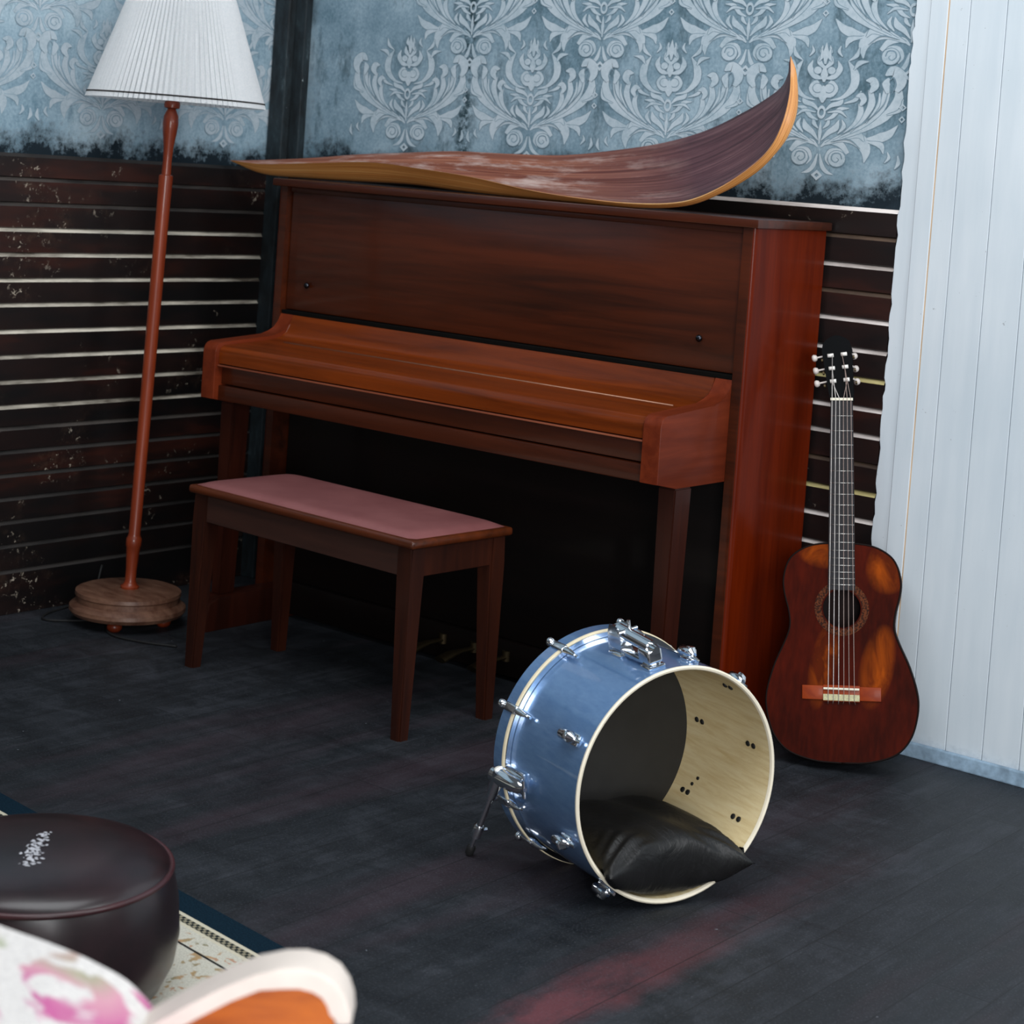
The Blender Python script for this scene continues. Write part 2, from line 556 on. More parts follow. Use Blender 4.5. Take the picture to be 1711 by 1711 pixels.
L_ws = [ledge_mat('ledge_worn_pale_left', (84, 76, 66), (216, 208, 192), 2, 'Y'), ledge_mat('ledge_dark_left', (14, 12, 12), (48, 44, 42), 4, 'Y'), ledge_mat('ledge_grey_left', (20, 18, 18), (70, 64, 60), 7, 'Y')]
zl = [1.228, 1.165, 1.099, 1.032, 0.966, 0.899, 0.833, 0.763, 0.696, 0.629, 0.563, 0.506, 0.443, 0.380, 0.317, 0.254, 0.190, 0.121, 0.0]
wl = [2, 3, 3, 1, 1, 1, 1, 1, 1, 1, 1, 3, 2, 2, 2, 2, 2, 2]
wainscot('trim_1', 'Y', -3.4, 0.30, zl, wl, WALL_X, 0.015, [wainscot_mat('wainscot_left', 1.0, 'Y')] + L_ws, 'dark horizontal board wainscot behind the floor lamp')
B_ws = [ledge_mat('ledge_worn_pale_back', (150, 140, 134), (226, 218, 214), 2, 'X'), ledge_mat('ledge_dark_back', (34, 24, 20), (84, 66, 52), 4, 'X'), ledge_mat('ledge_yellowed_back', (120, 108, 60), (196, 184, 128), 7, 'X')]
zb = [1.249, 1.183, 1.115, 1.052, 0.988, 0.918, 0.850, 0.782, 0.719, 0.652, 0.585, 0.520, 0.450, 0.385, 0.320, 0.255, 0.190, 0.121, 0.0]
wb = [1, 2, 1, 2, 1, 1, 3, 1, 1, 2, 3, 1, 1, 2, 2, 2, 2, 2]
wainscot('trim_2', 'X', -1.12, 0.943, zb, wb, WALL_Y, -0.015, [wainscot_mat('wainscot_back', 6.0, 'X')] + B_ws, 'dark horizontal board wainscot behind the piano and guitar')
# corner post
def post_mat():
    t = NT('post_grimy_teal')
    p = t.coord(scale=(1, 1, 0.35))
    f = t.noise(p, 26, 5, 0.75)
    c = t.ramp(f, [(0.38, lin((10, 15, 18))), (0.62, lin((32, 43, 48))), (0.78, lin((74, 88, 92)))])
    chips = t.ramp(t.noise(t.coord(loc=(4, 0, 1)), 42, 4, 0.8), [(0.70, 0.0), (0.735, 1.0)])
    return t.set(color=t.mix(chips, c, lin((150, 160, 162))), rough=0.6)
bm = new_bm()
box(bm, (-1.128, 0.285, 0), (-1.068, WALL_Y, 2.75), 0.004)
box(bm, (-1.068, 0.312, 1.24), (-1.025, WALL_Y, 2.75), 0.003)  # dark strip on the wall right of the post
struct(obj('trim_3', bm, post_mat()), 'grimy dark corner post between the two papered walls', 'post')

# white plank wall right of the piano
def white_mat():
    t = NT('white_painted_planks')
    p = t.coord()
    a = t.noise(t.coord(scale=(1, 1, 0.1)), 30, 4, 0.6)
    b = t.noise(p, 2.2, 3, 0.5)
    c = t.ramp(t.math('ADD', t.math('MULTIPLY', a, 0.4), t.math('MULTIPLY', b, 0.6)), [(0.35, lin((196, 207, 215))), (0.65, lin((213, 221, 227)))])
    d = t.ramp(t.noise(t.coord(loc=(3, 0, 0)), 60, 3, 0.7), [(0.715, 0.0), (0.74, 0.55)])
    c = t.mix(d, c, lin((120, 122, 124)))
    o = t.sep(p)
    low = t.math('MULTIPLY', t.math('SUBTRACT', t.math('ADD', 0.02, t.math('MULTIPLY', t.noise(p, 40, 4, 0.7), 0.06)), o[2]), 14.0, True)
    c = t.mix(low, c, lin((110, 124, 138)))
    return t.set(color=c, rough=0.5, spec=0.35)
def seam_mat(name, rgb):
    t = NT(name)
    n = t.noise(t.coord(scale=(1, 1, 0.2)), 14, 4, 0.7)
    return t.set(color=t.ramp(n, [(0.35, lin(rgb)), (0.65, lin(tuple(min(255, x + 46) for x in rgb)))]), rough=0.7)
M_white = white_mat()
M_seam = seam_mat('plank_seam_grime', (150, 132, 134))
M_seam_tan = seam_mat('plank_seam_tan', (168, 134, 98))
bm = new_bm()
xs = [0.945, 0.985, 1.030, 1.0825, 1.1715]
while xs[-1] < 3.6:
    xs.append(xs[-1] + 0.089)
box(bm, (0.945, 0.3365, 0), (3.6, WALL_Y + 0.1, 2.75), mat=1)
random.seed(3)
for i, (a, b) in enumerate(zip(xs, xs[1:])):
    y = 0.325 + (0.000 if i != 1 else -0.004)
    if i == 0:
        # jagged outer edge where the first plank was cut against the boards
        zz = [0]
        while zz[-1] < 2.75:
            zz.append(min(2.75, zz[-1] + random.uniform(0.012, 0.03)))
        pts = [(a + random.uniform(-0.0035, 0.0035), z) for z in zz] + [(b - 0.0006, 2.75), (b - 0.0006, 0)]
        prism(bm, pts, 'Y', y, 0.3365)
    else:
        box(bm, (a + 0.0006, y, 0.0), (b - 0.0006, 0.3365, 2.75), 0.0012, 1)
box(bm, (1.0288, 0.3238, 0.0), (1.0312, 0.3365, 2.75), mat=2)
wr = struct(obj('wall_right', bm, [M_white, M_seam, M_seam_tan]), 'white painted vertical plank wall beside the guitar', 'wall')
bm = new_bm()
box(bm, (0.985, 0.312, 0), (3.6, 0.325, 0.034), 0.003)
struct(obj('baseboard_right', bm, plain('baseboard_blue_grey', (140, 164, 184), 0.55, var=0.3, vs=40)), 'thin blue grey baseboard under the white planks', 'baseboard')

# floor
def floor_mat():
    t = NT('floor_dark_planks')
    p = t.coord()
    o = t.sep(p)
    pl = t.n('ShaderNodeTexBrick')
    mp = t.coord(rot=(0, 0, R(90)), loc=(0.06, 0.03, 0))
    t.l(mp, pl.inputs['Vector'])
    pl.offset = 0.5
    pl.inputs['Scale'].default_value = 1.0
    pl.inputs['Brick Width'].default_value = 1.7
    pl.inputs['Row Height'].default_value = 0.108
    pl.inputs['Mortar Size'].default_value = 0.0016
    pl.inputs['Mortar Smooth'].default_value = 0.3
    pl.inputs['Color1'].default_value = (0.2, 0.2, 0.2, 1)
    pl.inputs['Color2'].default_value = (0.8, 0.8, 0.8, 1)
    pl.inputs['Mortar'].default_value = (0.5, 0.5, 0.5, 1)
    st = t.coord(scale=(1, 0.16, 1))
    grain = t.noise(st, 26, 6, 0.72, 0.3)
    scuff = t.noise(t.coord(scale=(0.5, 1.0, 1), rot=(0, 0, 0.5)), 9, 6, 0.75, 0.6)
    v = t.math('ADD', t.math('MULTIPLY', pl.outputs[0], 0.10), t.math('ADD', t.math('MULTIPLY', grain, 0.45), t.math('MULTIPLY', scuff, 0.45)))
    c = t.ramp(v, [(0.34, lin((15, 18, 22))), (0.5, lin((29, 33, 38))), (0.68, lin((54, 57, 64)))])
    # plum and red paint showing through along worn boards
    pm = t.ramp(t.noise(st, 3.2, 4, 0.6), [(0.52, 0.0), (0.68, 0.5)])
    c = t.mix(pm, c, lin((60, 44, 52)))
    wob = t.math('MULTIPLY', t.math('SUBTRACT', t.noise(t.coord(), 5, 4, 0.6), 0.5), 0.10)
    dx = t.math('ABSOLUTE', t.math('SUBTRACT', t.math('ADD', o[0], wob), 1.345), 0.0)
    band = t.math('MULTIPLY', t.math('SUBTRACT', 0.072, dx), 24.0, True)
    fade = t.ramp(o[1], [(0.0, 1.0), (1.0, 1.0)])
    far = t.math('ADD', t.math('MULTIPLY', t.math('SUBTRACT', -0.20, o[1]), 0.5, True), t.math('MULTIPLY', t.math('SUBTRACT', -0.85, o[1]), 1.6, True))
    band = t.math('MULTIPLY', t.math('MULTIPLY', band, far), t.ramp(t.noise(t.coord(scale=(1, 0.4, 1)), 11, 5, 0.7), [(0.34, 0.1), (0.56, 0.95)]))
    c = t.mix(t.math('MULTIPLY', band, 0.62, True), c, lin((104, 54, 60)))
    grit = t.noise(t.coord(), 240, 3, 0.7)
    c = t.mix(t.ramp(grit, [(0.56, 0.0), (0.74, 0.5)]), c, lin((96, 98, 106)))
    c = t.mix(t.ramp(grit, [(0.26, 0.45), (0.44, 0.0)]), c, lin((10, 12, 15)))
    speck = t.ramp(t.noise(t.coord(loc=(5, 5, 0)), 52, 2, 0.5), [(0.775, 0.0), (0.80, 0.7)])
    c = t.mix(speck, c, lin((150, 156, 164)))
    c = t.mix(t.math('MULTIPLY', pl.outputs[1], 0.6), c, lin((16, 17, 20)))
    rg = t.ramp(scuff, [(0.3, 0.5), (0.7, 0.68)])
    t.bump(t.math('SUBTRACT', grain, t.math('MULTIPLY', pl.outputs[1], 2.0)), 0.18, 0.003)
    return t.set(color=c, rough=rg, spec=0.4)
bm = new_bm()
box(bm, (WALL_X - 0.1, -5.0, -0.05), (4.2, WALL_Y + 0.1, 0))
struct(obj('floor', bm, floor_mat()), 'dark worn plank floor with a reddish streak', 'floor')

# ================================================================== upright piano
W2 = 1.5335 / 2
piano = thing('upright_piano', 'walnut upright piano with closed lid standing against the papered back wall', 'piano')
for s in (-1, 1):
    bm = new_bm()
    x0, x1 = s * (W2 - 0.034), s * W2
    prism(bm, [(0.0, 0.0), (0.312, 0.0), (0.312, 1.186), (0.0, 1.186)], 'X', x0, x1)
    es = [e for e in bm.edges if abs(e.verts[0].co.y) < 1e-4 and abs(e.verts[1].co.y) < 1e-4 and abs(e.verts[0].co.z - e.verts[1].co.z) > 0.5 and abs(e.verts[0].co.x - x1) < 1e-4]
    bmesh.ops.bevel(bm, geom=es, offset=0.012, segments=5, affect='EDGES', profile=0.5)
    bm.normal_update()
    bmesh.ops.recalc_face_normals(bm, faces=bm.faces)
    for f in bm.faces:
        f.material_index = 0 if f.normal.x * s > 0.3 else 1  # outer face brighter than the edges: light from the right painted in
    obj('side_panel', bm, [M_piano_side_lit, M_piano], piano, True, 40)
bm = new_bm()
box(bm, (-W2 - 0.012, -0.014, 1.186), (W2 + 0.012, 0.318, 1.206), 0.004)
obj('lid', bm, M_piano, piano, True, 40)
bm = new_bm()
box(bm, (-W2 + 0.037, 0.019, 0.851), (W2 - 0.037, 0.04, 1.176), 0.003)
box(bm, (-W2 + 0.036, 0.012, 1.172), (W2 - 0.036, 0.04, 1.186), 0.002)
up = obj('upper_panel', bm, M_piano, piano, True, 40)
bm = new_bm()
box(bm, (-W2 + 0.036, 0.030, 0.60), (W2 - 0.036, 0.30, 1.180))
obj('back_frame', bm, M_black, piano)
bm = new_bm()
box(bm, (-W2 + 0.036, 0.004, 0.838), (W2 - 0.036, 0.032, 0.849), 0.002)
obj('dark_strip', bm, M_black, piano)  # matte black strip along the bottom of the upper panel
for x in (-0.649, 0.627):
    bm = new_bm()
    lathe(bm, [(0.0, 0.012), (0.006, 0.011), (0.0085, 0.007), (0.007, 0.003), (0.004, 0.0)], 16, M=Matrix.Translation((x, 0.019, 0.922)) @ Matrix.Rotation(R(90), 4, 'X'))
    obj('knob', bm, M_chrome_dark, up, True)
# arms (key blocks)
def arc(cx, cz, r, a0, a1, n):
    return [(cx + r * math.cos(R(a0 + (a1 - a0) * k / n)), cz + r * math.sin(R(a0 + (a1 - a0) * k / n))) for k in range(n + 1)]
arm_prof = [(0.028, 0.607), (-0.193, 0.607), (-0.268, 0.622)] + arc(-0.243, 0.746, 0.025, 180, 94, 6) + [(-0.134, 0.779), (-0.066, 0.784)] + \
    [(-0.038, 0.790), (-0.018, 0.800), (-0.004, 0.816), (0.006, 0.842), (0.0285, 0.842)]
for s in (-1, 1):
    bm = new_bm()
    prism(bm, arm_prof, 'X', s * (W2 - 0.082), s * (W2 - 0.0345), bev=0.0022, seg=2)
    obj('arm', bm, M_piano_arm if s > 0 else M_piano_arm, piano, True, 40)
fb_prof = [(0.028, 0.74), (-0.02, 0.74), (-0.246, 0.713), (-0.256, 0.716), (-0.256, 0.742)] + arc(-0.237, 0.744, 0.019, 180, 95, 6) + [(-0.13, 0.769), (-0.0825, 0.7725)]
bm = new_bm()
XI = W2 - 0.083
prism(bm, fb_prof + [(-0.0825, 0.752), (0.028, 0.75)], 'X', -XI, XI, bev=0.0015, seg=1)
fb = obj('key_lid', bm, M_piano_top, piano, True, 35)
bm = new_bm()
prism(bm, [(-0.0815, 0.7525), (-0.0815, 0.7727), (-0.056, 0.7755), (-0.036, 0.780), (-0.018, 0.792), (-0.006, 0.812), (0.003, 0.838), (0.0285, 0.838), (0.0285, 0.7525)], 'X', -XI, XI, bev=0.001, seg=1)
obj('fallboard', bm, M_piano_top, piano, True, 35)
bm = new_bm()
tube(bm, [(-XI + 0.06, -0.082, 0.7722), (XI - 0.05, -0.082, 0.7722)], 0.0021, 8)
obj('lid_hinge', bm, plain('hinge_brass_dull', (150, 112, 92), 0.4, 0.6), fb, True)
bm = new_bm()
box(bm, (-XI, -0.243, 0.662), (XI, 0.02, 0.711), 0.002)
obj('key_slip', bm, M_piano, piano, True, 40)
bm = new_bm()
box(bm, (-XI, -0.2605, 0.7085), (XI, -0.235, 0.7125), 0.001)
obj('slip_bead', bm, wood('piano_bead', (120, 60, 40), (150, 84, 58), 'X', 0.35, 0.3), piano)
bm = new_bm()
box(bm, (-XI, -0.252, 0.619), (XI, -0.20, 0.6585), 0.003)
box(bm, (-XI, -0.20, 0.612), (XI, 0.29, 0.64))
obj('key_bed', bm, M_piano, piano, True, 40)
for s in (-1, 1):
    xo = s * (W2 - 0.0345)
    bm = new_bm()
    a = [(xo, -0.195), (xo - s * 0.046, -0.195), (xo - s * 0.046, -0.130), (xo, -0.130)]
    b = [(xo - s * 0.004, -0.192), (xo - s * 0.038, -0.192), (xo - s * 0.038, -0.138), (xo - s * 0.004, -0.138)]
    v0 = [bm.verts.new((x, y, 0.6065)) for x, y in a]
    v1 = [bm.verts.new((x, y, 0.0905)) for x, y in b]
    bm.faces.new(v0); bm.faces.new(v1[::-1])
    for k in range(4):
        bm.faces.new((v0[k], v0[(k + 1) % 4], v1[(k + 1) % 4], v1[k]))
    bmesh.ops.bevel(bm, geom=[e for e in bm.edges], offset=0.003, segments=2, affect='EDGES')
    obj('leg', bm, M_piano_leg, piano, True, 40)
    bm = new_bm()
    prism(bm, [(-0.245, 0.0), (0.10, 0.0), (0.10, 0.09), (-0.20, 0.09), (-0.238, 0.075), (-0.245, 0.05)], 'X', xo - s * 0.056, xo + s * 0.006, bev=0.003)
    obj('toe_block', bm, M_piano_leg, piano, True, 40)
bm = new_bm()
box(bm, (-W2 + 0.036, 0.06, 0.10), (W2 - 0.036, 0.09, 0.611), 0.003)
lp = obj('lower_panel', bm, M_knee, piano, True, 40)
bm = new_bm()
box(bm, (-W2 + 0.036, 0.045, 0.012), (W2 - 0.036, 0.10, 0.099), 0.003)
obj('bottom_rail', bm, M_knee, piano, True, 40)
for x in (-0.105, 0.0, 0.105):
    bm = new_bm()
    tube(bm, [(x, 0.05, 0.062), (x, -0.01, 0.064), (x, -0.05, 0.058), (x, -0.085, 0.044)], [0.008, 0.010, 0.016, 0.017], 12)
    for v in bm.verts:
        v.co.z = 0.056 + (v.co.z - 0.056) * 0.55
    tube(bm, [(x + 0.0, 0.046, 0.05), (x, 0.046, 0.075)], 0.012, 12)
    obj('pedal', bm, M_brass, piano, True, 50)

# ================================================================== piano bench
bench = thing('piano_bench', 'wooden piano bench with mauve padded seat in front of the upright piano', 'bench', (-0.4817, -0.5162, 0), R(-2.567))
bw, bd, bh = 0.7764, 0.334, 0.4627
def seat_mat():
    t = NT('mauve_vinyl')
    n = t.noise(t.coord(), 160, 3, 0.7)
    b = t.noise(t.coord(), 6, 4, 0.6)
    c = t.ramp(b, [(0.35, lin((122, 72, 72))), (0.65, lin((136, 84, 83)))])
    t.bump(n, 0.15, 0.001)
    return t.set(color=c, rough=0.5, spec=0.45)
bm = new_bm()
nx, ny = 40, 20
g = [[None] * (ny + 1) for _ in range(nx + 1)]
for i in range(nx + 1):
    for j in range(ny + 1):
        a, b = i / nx * 2 - 1, j / ny * 2 - 1
        h = (1 - abs(a) ** 14) ** 0.5 * (1 - abs(b) ** 8) ** 0.5
        g[i][j] = bm.verts.new((bw / 2 + a * (bw / 2 - 0.013), bd / 2 + b * (bd / 2 - 0.013), bh - 0.012 + 0.013 * h))
for i in range(nx):
    for j in range(ny):
        bm.faces.new((g[i][j], g[i + 1][j], g[i + 1][j + 1], g[i][j + 1]))
edge = [e for e in bm.edges if e.is_boundary]
r = bmesh.ops.extrude_edge_only(bm, edges=edge)
for v in [x for x in r['geom'] if isinstance(x, bmesh.types.BMVert)]:
    v.co.z = bh - 0.02
obj('seat_cushion', bm, seat_mat(), bench, True, 60)
bm = new_bm()
box(bm, (0, 0, bh - 0.031), (bw, bd, bh - 0.011), 0.0085, 3)
obj('seat_frame', bm, M_bench_wood, bench, True, 40)
for (x0, y0, x1, y1, mm) in ((0.055, 0.017, bw - 0.055, 0.033, M_bench_wood), (0.055, bd - 0.033, bw - 0.055, bd - 0.017, M_bench_wood), (0.017, 0.055, 0.033, bd - 0.055, M_bench_leg), (bw - 0.033, 0.055, bw - 0.017, bd - 0.055, M_bench_leg)):
    bm = new_bm()
    box(bm, (x0, y0, bh - 0.098), (x1, y1, bh - 0.031), 0.0015, 1)
    obj('apron', bm, wood('bench_apron', (38, 22, 18), (60, 34, 26), 'X', 0.42, 0.3, 9, 12) if mm is M_bench_wood else M_bench_leg, bench, True, 40)
for ix in (0, 1):
    for iy in (0, 1):
        bm = new_bm()
        def ring(sz, z):
            x0, x1 = (0.012, 0.012 + sz) if ix == 0 else (bw - 0.012 - sz, bw - 0.012)
            y0, y1 = (0.012, 0.012 + sz) if iy == 0 else (bd - 0.012 - sz, bd - 0.012)
            return [bm.verts.new(p) for p in ((x0, y0, z), (x1, y0, z), (x1, y1, z), (x0, y1, z))]
        rr = [ring(0.046, bh - 0.0312), ring(0.046, bh - 0.098), ring(0.031, 0.0)]
        bm.faces.new(rr[0]); bm.faces.new(rr[2][::-1])
        for A, B in zip(rr, rr[1:]):
            for k in range(4):
                bm.faces.new((A[k], A[(k + 1) % 4], B[(k + 1) % 4], B[k]))
        es = [e for e in bm.edges if abs(e.verts[0].co.z - e.verts[1].co.z) > 0.02]
        bmesh.ops.bevel(bm, geom=es, offset=0.004, segments=2, affect='EDGES')
        obj('leg', bm, M_bench_leg, bench, True, 40)

# ================================================================== floor lamp
LB = Vector((-0.875, -0.350, 0))
lamp = thing('floor_lamp', 'floor lamp with pleated white shade and turned wooden pole by the left wall', 'lamp', LB)
TL = Matrix.Rotation(R(1.5), 4, Vector((-math.sin(R(38.4)), math.cos(R(38.4)), 0)))   # the pole leans a little to the right
def lampbase_mat():
    t = NT('lamp_base_dusty_wood')
    n = t.noise(t.coord(scale=(0.3, 1, 1)), 40, 5, 0.7)
    c = t.ramp(n, [(0.35, lin((84, 52, 38))), (0.65, lin((122, 88, 70)))])
    return t.set(color=c, rough=0.42, coat=0.2, coat_rough=0.3)
bm = new_bm()
lathe(bm, [(0.0, 0.026), (0.132, 0.026), (0.146, 0.030), (0.153, 0.040), (0.152, 0.050), (0.142, 0.058), (0.136, 0.062), (0.136, 0.076), (0.139, 0.080), (0.138, 0.089), (0.128, 0.093), (0.0, 0.095)], 96)
base = obj('base', bm, lampbase_mat(), lamp, True, 35)
for k in range(4):
    an = R(-58 + 90 * k)
    bm = new_bm()
    lathe(bm, [(0.0, 0.0), (0.014, 0.001), (0.020, 0.009), (0.020, 0.017), (0.014, 0.0262), (0.0, 0.0262)], 20, M=Matrix.Translation((0.100 * math.cos(an), 0.100 * math.sin(an), 0)))
    obj('foot', bm, M_lampwood, base, True)
bm = new_bm()
lathe(bm, [(0.024, 0.094), (0.025, 0.100), (0.018, 0.106), (0.0145, 0.115), (0.0145, 0.145), (0.017, 0.185), (0.0185, 0.205), (0.0205, 0.210), (0.0205, 0.228), (0.0175, 0.233), (0.0155, 0.240), (0.0165, 0.60), (0.0175, 1.10), (0.0185, 1.190), (0.0180, 1.196),
    (0.0125, 1.198), (0.0115, 1.235), (0.0130, 1.270), (0.0185, 1.310), (0.0205, 1.332), (0.0190, 1.352), (0.0130, 1.366), (0.0105, 1.371), (0.0200, 1.374), (0.0210, 1.382), (0.0190, 1.390), (0.012, 1.394), (0.012, 1.43), (0.0, 1.431)], 40, M=TL)
obj('pole', bm, M_lampwood, lamp, True, 40)
def shade_mat():
    t = NT('pleated_white_fabric')
    n = t.noise(t.coord(), 220, 2, 0.6)
    c = t.ramp(n, [(0.3, lin((240, 243, 245))), (0.7, lin((250, 251, 252)))])
    return t.set(color=c, rough=0.85, spec=0.15)
Z0, Z1, R0, R1 = 1.388, 1.738, 0.231, 0.112
TS = Matrix.Translation(TL @ Vector((0, 0, 1.39)) - Vector((0, 0, 1.39))) @ Matrix.Rotation(R(0.4), 4, Vector((-math.sin(R(38.4)), math.cos(R(38.4)), 0)))
NP = 96
bm = new_bm()
def pleat_ring(z, rad, amp):
    return [bm.verts.new(Vector((0, 0, z)) + (rad + (amp if k % 2 == 0 else -amp)) * Vector((math.cos(math.pi * k / NP), math.sin(math.pi * k / NP), 0))) for k in range(2 * NP)]
rings = [pleat_ring(Z0 + (Z1 - Z0) * t, R0 + (R1 - R0) * t, 0.0034 - 0.0016 * t) for t in (0, 0.035, 0.05, 0.5, 1.0)]
fs = []
for A, B in zip(rings, rings[1:]):
    for k in range(2 * NP):
        j = (k + 1) % (2 * NP)
        fs.append(bm.faces.new((A[k], A[j], B[j], B[k])))
bmesh.ops.solidify(bm, geom=fs, thickness=0.0015)
bmesh.ops.transform(bm, matrix=TS, verts=bm.verts)
shade = obj('lamp_shade', bm, shade_mat(), lamp)
bm = new_bm()
A = pleat_ring(Z0 + 0.0115, R0 - 0.0035 + 0.0012, 0.0034)
B = pleat_ring(Z0 + 0.0155, R0 - 0.0050 + 0.0012, 0.0034)
fs = []
for k in range(2 * NP):
    j = (k + 1) % (2 * NP)
    fs.append(bm.faces.new((A[k], A[j], B[j], B[k])))
bmesh.ops.solidify(bm, geom=fs, thickness=0.0008)
bmesh.ops.transform(bm, matrix=TS, verts=bm.verts)
obj('shade_piping', bm, plain('dark_piping', (52, 50, 50), 0.8), shade)
bm = new_bm()
lathe(bm, [(0.0, 1.43), (0.011, 1.43), (0.011, 1.47), (0.030, 1.50), (0.033, 1.53), (0.026, 1.555), (0.0, 1.565)], 24, M=TL)
for k in range(3):
    an = 2 * math.pi * k / 3
    tube(bm, [TL @ Vector((0, 0, 1.45)), TL @ Vector((0.09 * math.cos(an), 0.09 * math.sin(an), 1.62)), TL @ Vector((0.118 * math.cos(an), 0.118 * math.sin(an), 1.715))], 0.0018, 6)
obj('bulb_holder', bm, plain('bulb_glass_frame', (190, 188, 180), 0.4), lamp, True, 40)
cord_pts = [(-0.005, 0.0, 0.014), (-0.07, -0.09, 0.005), (-0.135, -0.16, 0.004), (-0.185, -0.12, 0.004), (-0.215, -0.03, 0.004), (-0.222, 0.06, 0.02), (-0.236, 0.10, 0.10)]
bm = new_bm()
tube(bm, catmull(cord_pts, 40), 0.0032, 8)
tube(bm, catmull([(-0.02, -0.01, 0.014), (0.03, -0.09, 0.0045), (0.10, -0.12, 0.004), (0.19, -0.10, 0.004), (0.27, -0.06, 0.004)], 30), 0.0032, 8)
obj('power_cord', bm, M_rubber, lamp, True)

# ================================================================== dried palm sheath on the piano
N_ = [(-1.077, 0.1, 1.243), (-0.927, 0.09, 1.24), (-0.707, 0.08, 1.255), (-0.499, 0.075, 1.268), (-0.321, 0.07, 1.261), (-0.143, 0.08, 1.249), (0.052, 0.06, 1.229), (0.224, 0.045, 1.219), (0.406, 0.03, 1.217), (0.548, 0.02, 1.23), (0.647, 0.015, 1.267), (0.733, 0.01, 1.321), (0.781, 0.01, 1.369), (0.804, 0.015, 1.428), (0.806, 0.03, 1.489), (0.796, 0.045, 1.534), (0.783, 0.06, 1.576)]
B_ = [(-1.077, 0.1, 1.242), (-0.948, 0.11, 1.213), (-0.766, 0.12, 1.212), (-0.587, 0.125, 1.215), (-0.388, 0.125, 1.218), (-0.223, 0.13, 1.211), (-0.005, 0.11, 1.207), (0.186, 0.085, 1.207), (0.385, 0.06, 1.207), (0.54, 0.045, 1.222), (0.643, 0.035, 1.258), (0.733, 0.03, 1.308), (0.785, 0.03, 1.358), (0.812, 0.035, 1.404), (0.818, 0.05, 1.461), (0.806, 0.055, 1.535), (0.784, 0.06, 1.577)]
F_ = [(-1.077, 0.1, 1.243), (-1.005, 0.16, 1.251), (-0.862, 0.21, 1.267), (-0.713, 0.25, 1.287), (-0.554, 0.275, 1.301), (-0.392, 0.29, 1.314), (-0.206, 0.295, 1.317), (-0.024, 0.295, 1.323), (0.152, 0.29, 1.345), (0.305, 0.28, 1.371), (0.44, 0.26, 1.406), (0.562, 0.225, 1.451), (0.65, 0.185, 1.485), (0.716, 0.14, 1.511), (0.755, 0.1, 1.537), (0.774, 0.075, 1.56), (0.783, 0.06, 1.576)]
def sheath_in_mat():
    t = NT('sheath_inner_purple_brown')
    a = t.noise(t.uv((2.2, 34, 1)), 1.6, 6, 0.7, 0.6)
    b = t.noise(t.uv((2.0, 5, 1), (3, 1, 0)), 2.0, 4, 0.65)
    f = t.math('ADD', t.math('MULTIPLY', a, 0.6), t.math('MULTIPLY', b, 0.4))
    c = t.ramp(f, [(0.34, lin((46, 26, 30))), (0.5, lin((88, 56, 62))), (0.66, lin((128, 92, 94)))])
    o = t.sep(t.uv())
    left = t.math('MULTIPLY', t.math('SUBTRACT', 0.60, o[0]), 5.0, True)
    warm = t.ramp(a, [(0.36, lin((110, 52, 34))), (0.6, lin((176, 112, 82)))])
    c = t.mix(t.math('MULTIPLY', left, 0.8), c, warm)
    pale = t.ramp(t.noise(t.uv((5, 4, 1), (1.3, 0, 0)), 2.2, 5, 0.7), [(0.50, 0.0), (0.66, 0.8)])
    c = t.mix(t.math('MULTIPLY', pale, left), c, lin((206, 184, 176)))
    t.bump(a, 0.3, 0.002)
    return t.set(color=c, rough=0.48, spec=0.35)
def sheath_out_mat():
    t = NT('sheath_outer_tan')
    a = t.noise(t.uv((1.6, 30, 1)), 1.8, 5, 0.7, 0.4)
    c = t.ramp(a, [(0.34, lin((146, 86, 40))), (0.5, lin((204, 136, 70))), (0.68, lin((226, 174, 106)))])
    return t.set(color=c, rough=0.42, coat=0.2, coat_rough=0.25)
n = 96
Nn, Bb, Ff = catmull(N_, n), catmull(B_, n), catmull(F_, n)
K = 14
bm = new_bm()
grid_o, grid_i = [], []
for i in range(n + 1):
    a, b, c = Nn[i], Bb[i], Ff[i]
    m = b.lerp(c, 0.42)
    m.z = b.z + 0.16 * max(0, c.z - b.z)
    m.z = max(m.z, 1.2075)
    sec = catmull([a, b, m, c], K)
    for q in sec:
        if -0.8 < q.x < 0.8:
            q.z = max(q.z, 1.2068)
    th = 0.0055 * min(1.0, i / 7.0, (n - i) / 5.0) + 0.0004
    ctr = (a + c) / 2
    inner = []
    for k, q in enumerate(sec):
        d = sec[min(k + 1, K)] - sec[max(k - 1, 0)]
        tdir = Nn[min(i + 1, n)] - Nn[max(i - 1, 0)]
        nn = d.cross(tdir)
        if nn.length < 1e-9:
            nn = Vector((0, 0, 1))
        nn.normalize()
        if nn.dot(ctr - q) < 0 and k not in (0, K):
            nn = -nn
        if k in (0, K):
            nn = (sec[K] - sec[0]).normalized() * (1 if k == 0 else -1) if (sec[K] - sec[0]).length > 1e-6 else Vector((0, 0, 1))
        inner.append(q + nn * th)
    grid_o.append([bm.verts.new(q) for q in sec])
    grid_i.append([bm.verts.new(q) for q in inner])
uvl = bm.loops.layers.uv.new('UVMap')
uvd = {}
for gg in (grid_o, grid_i):
    for i, row in enumerate(gg):
        for k, vv in enumerate(row):
            uvd[vv] = (i / n, k / K)
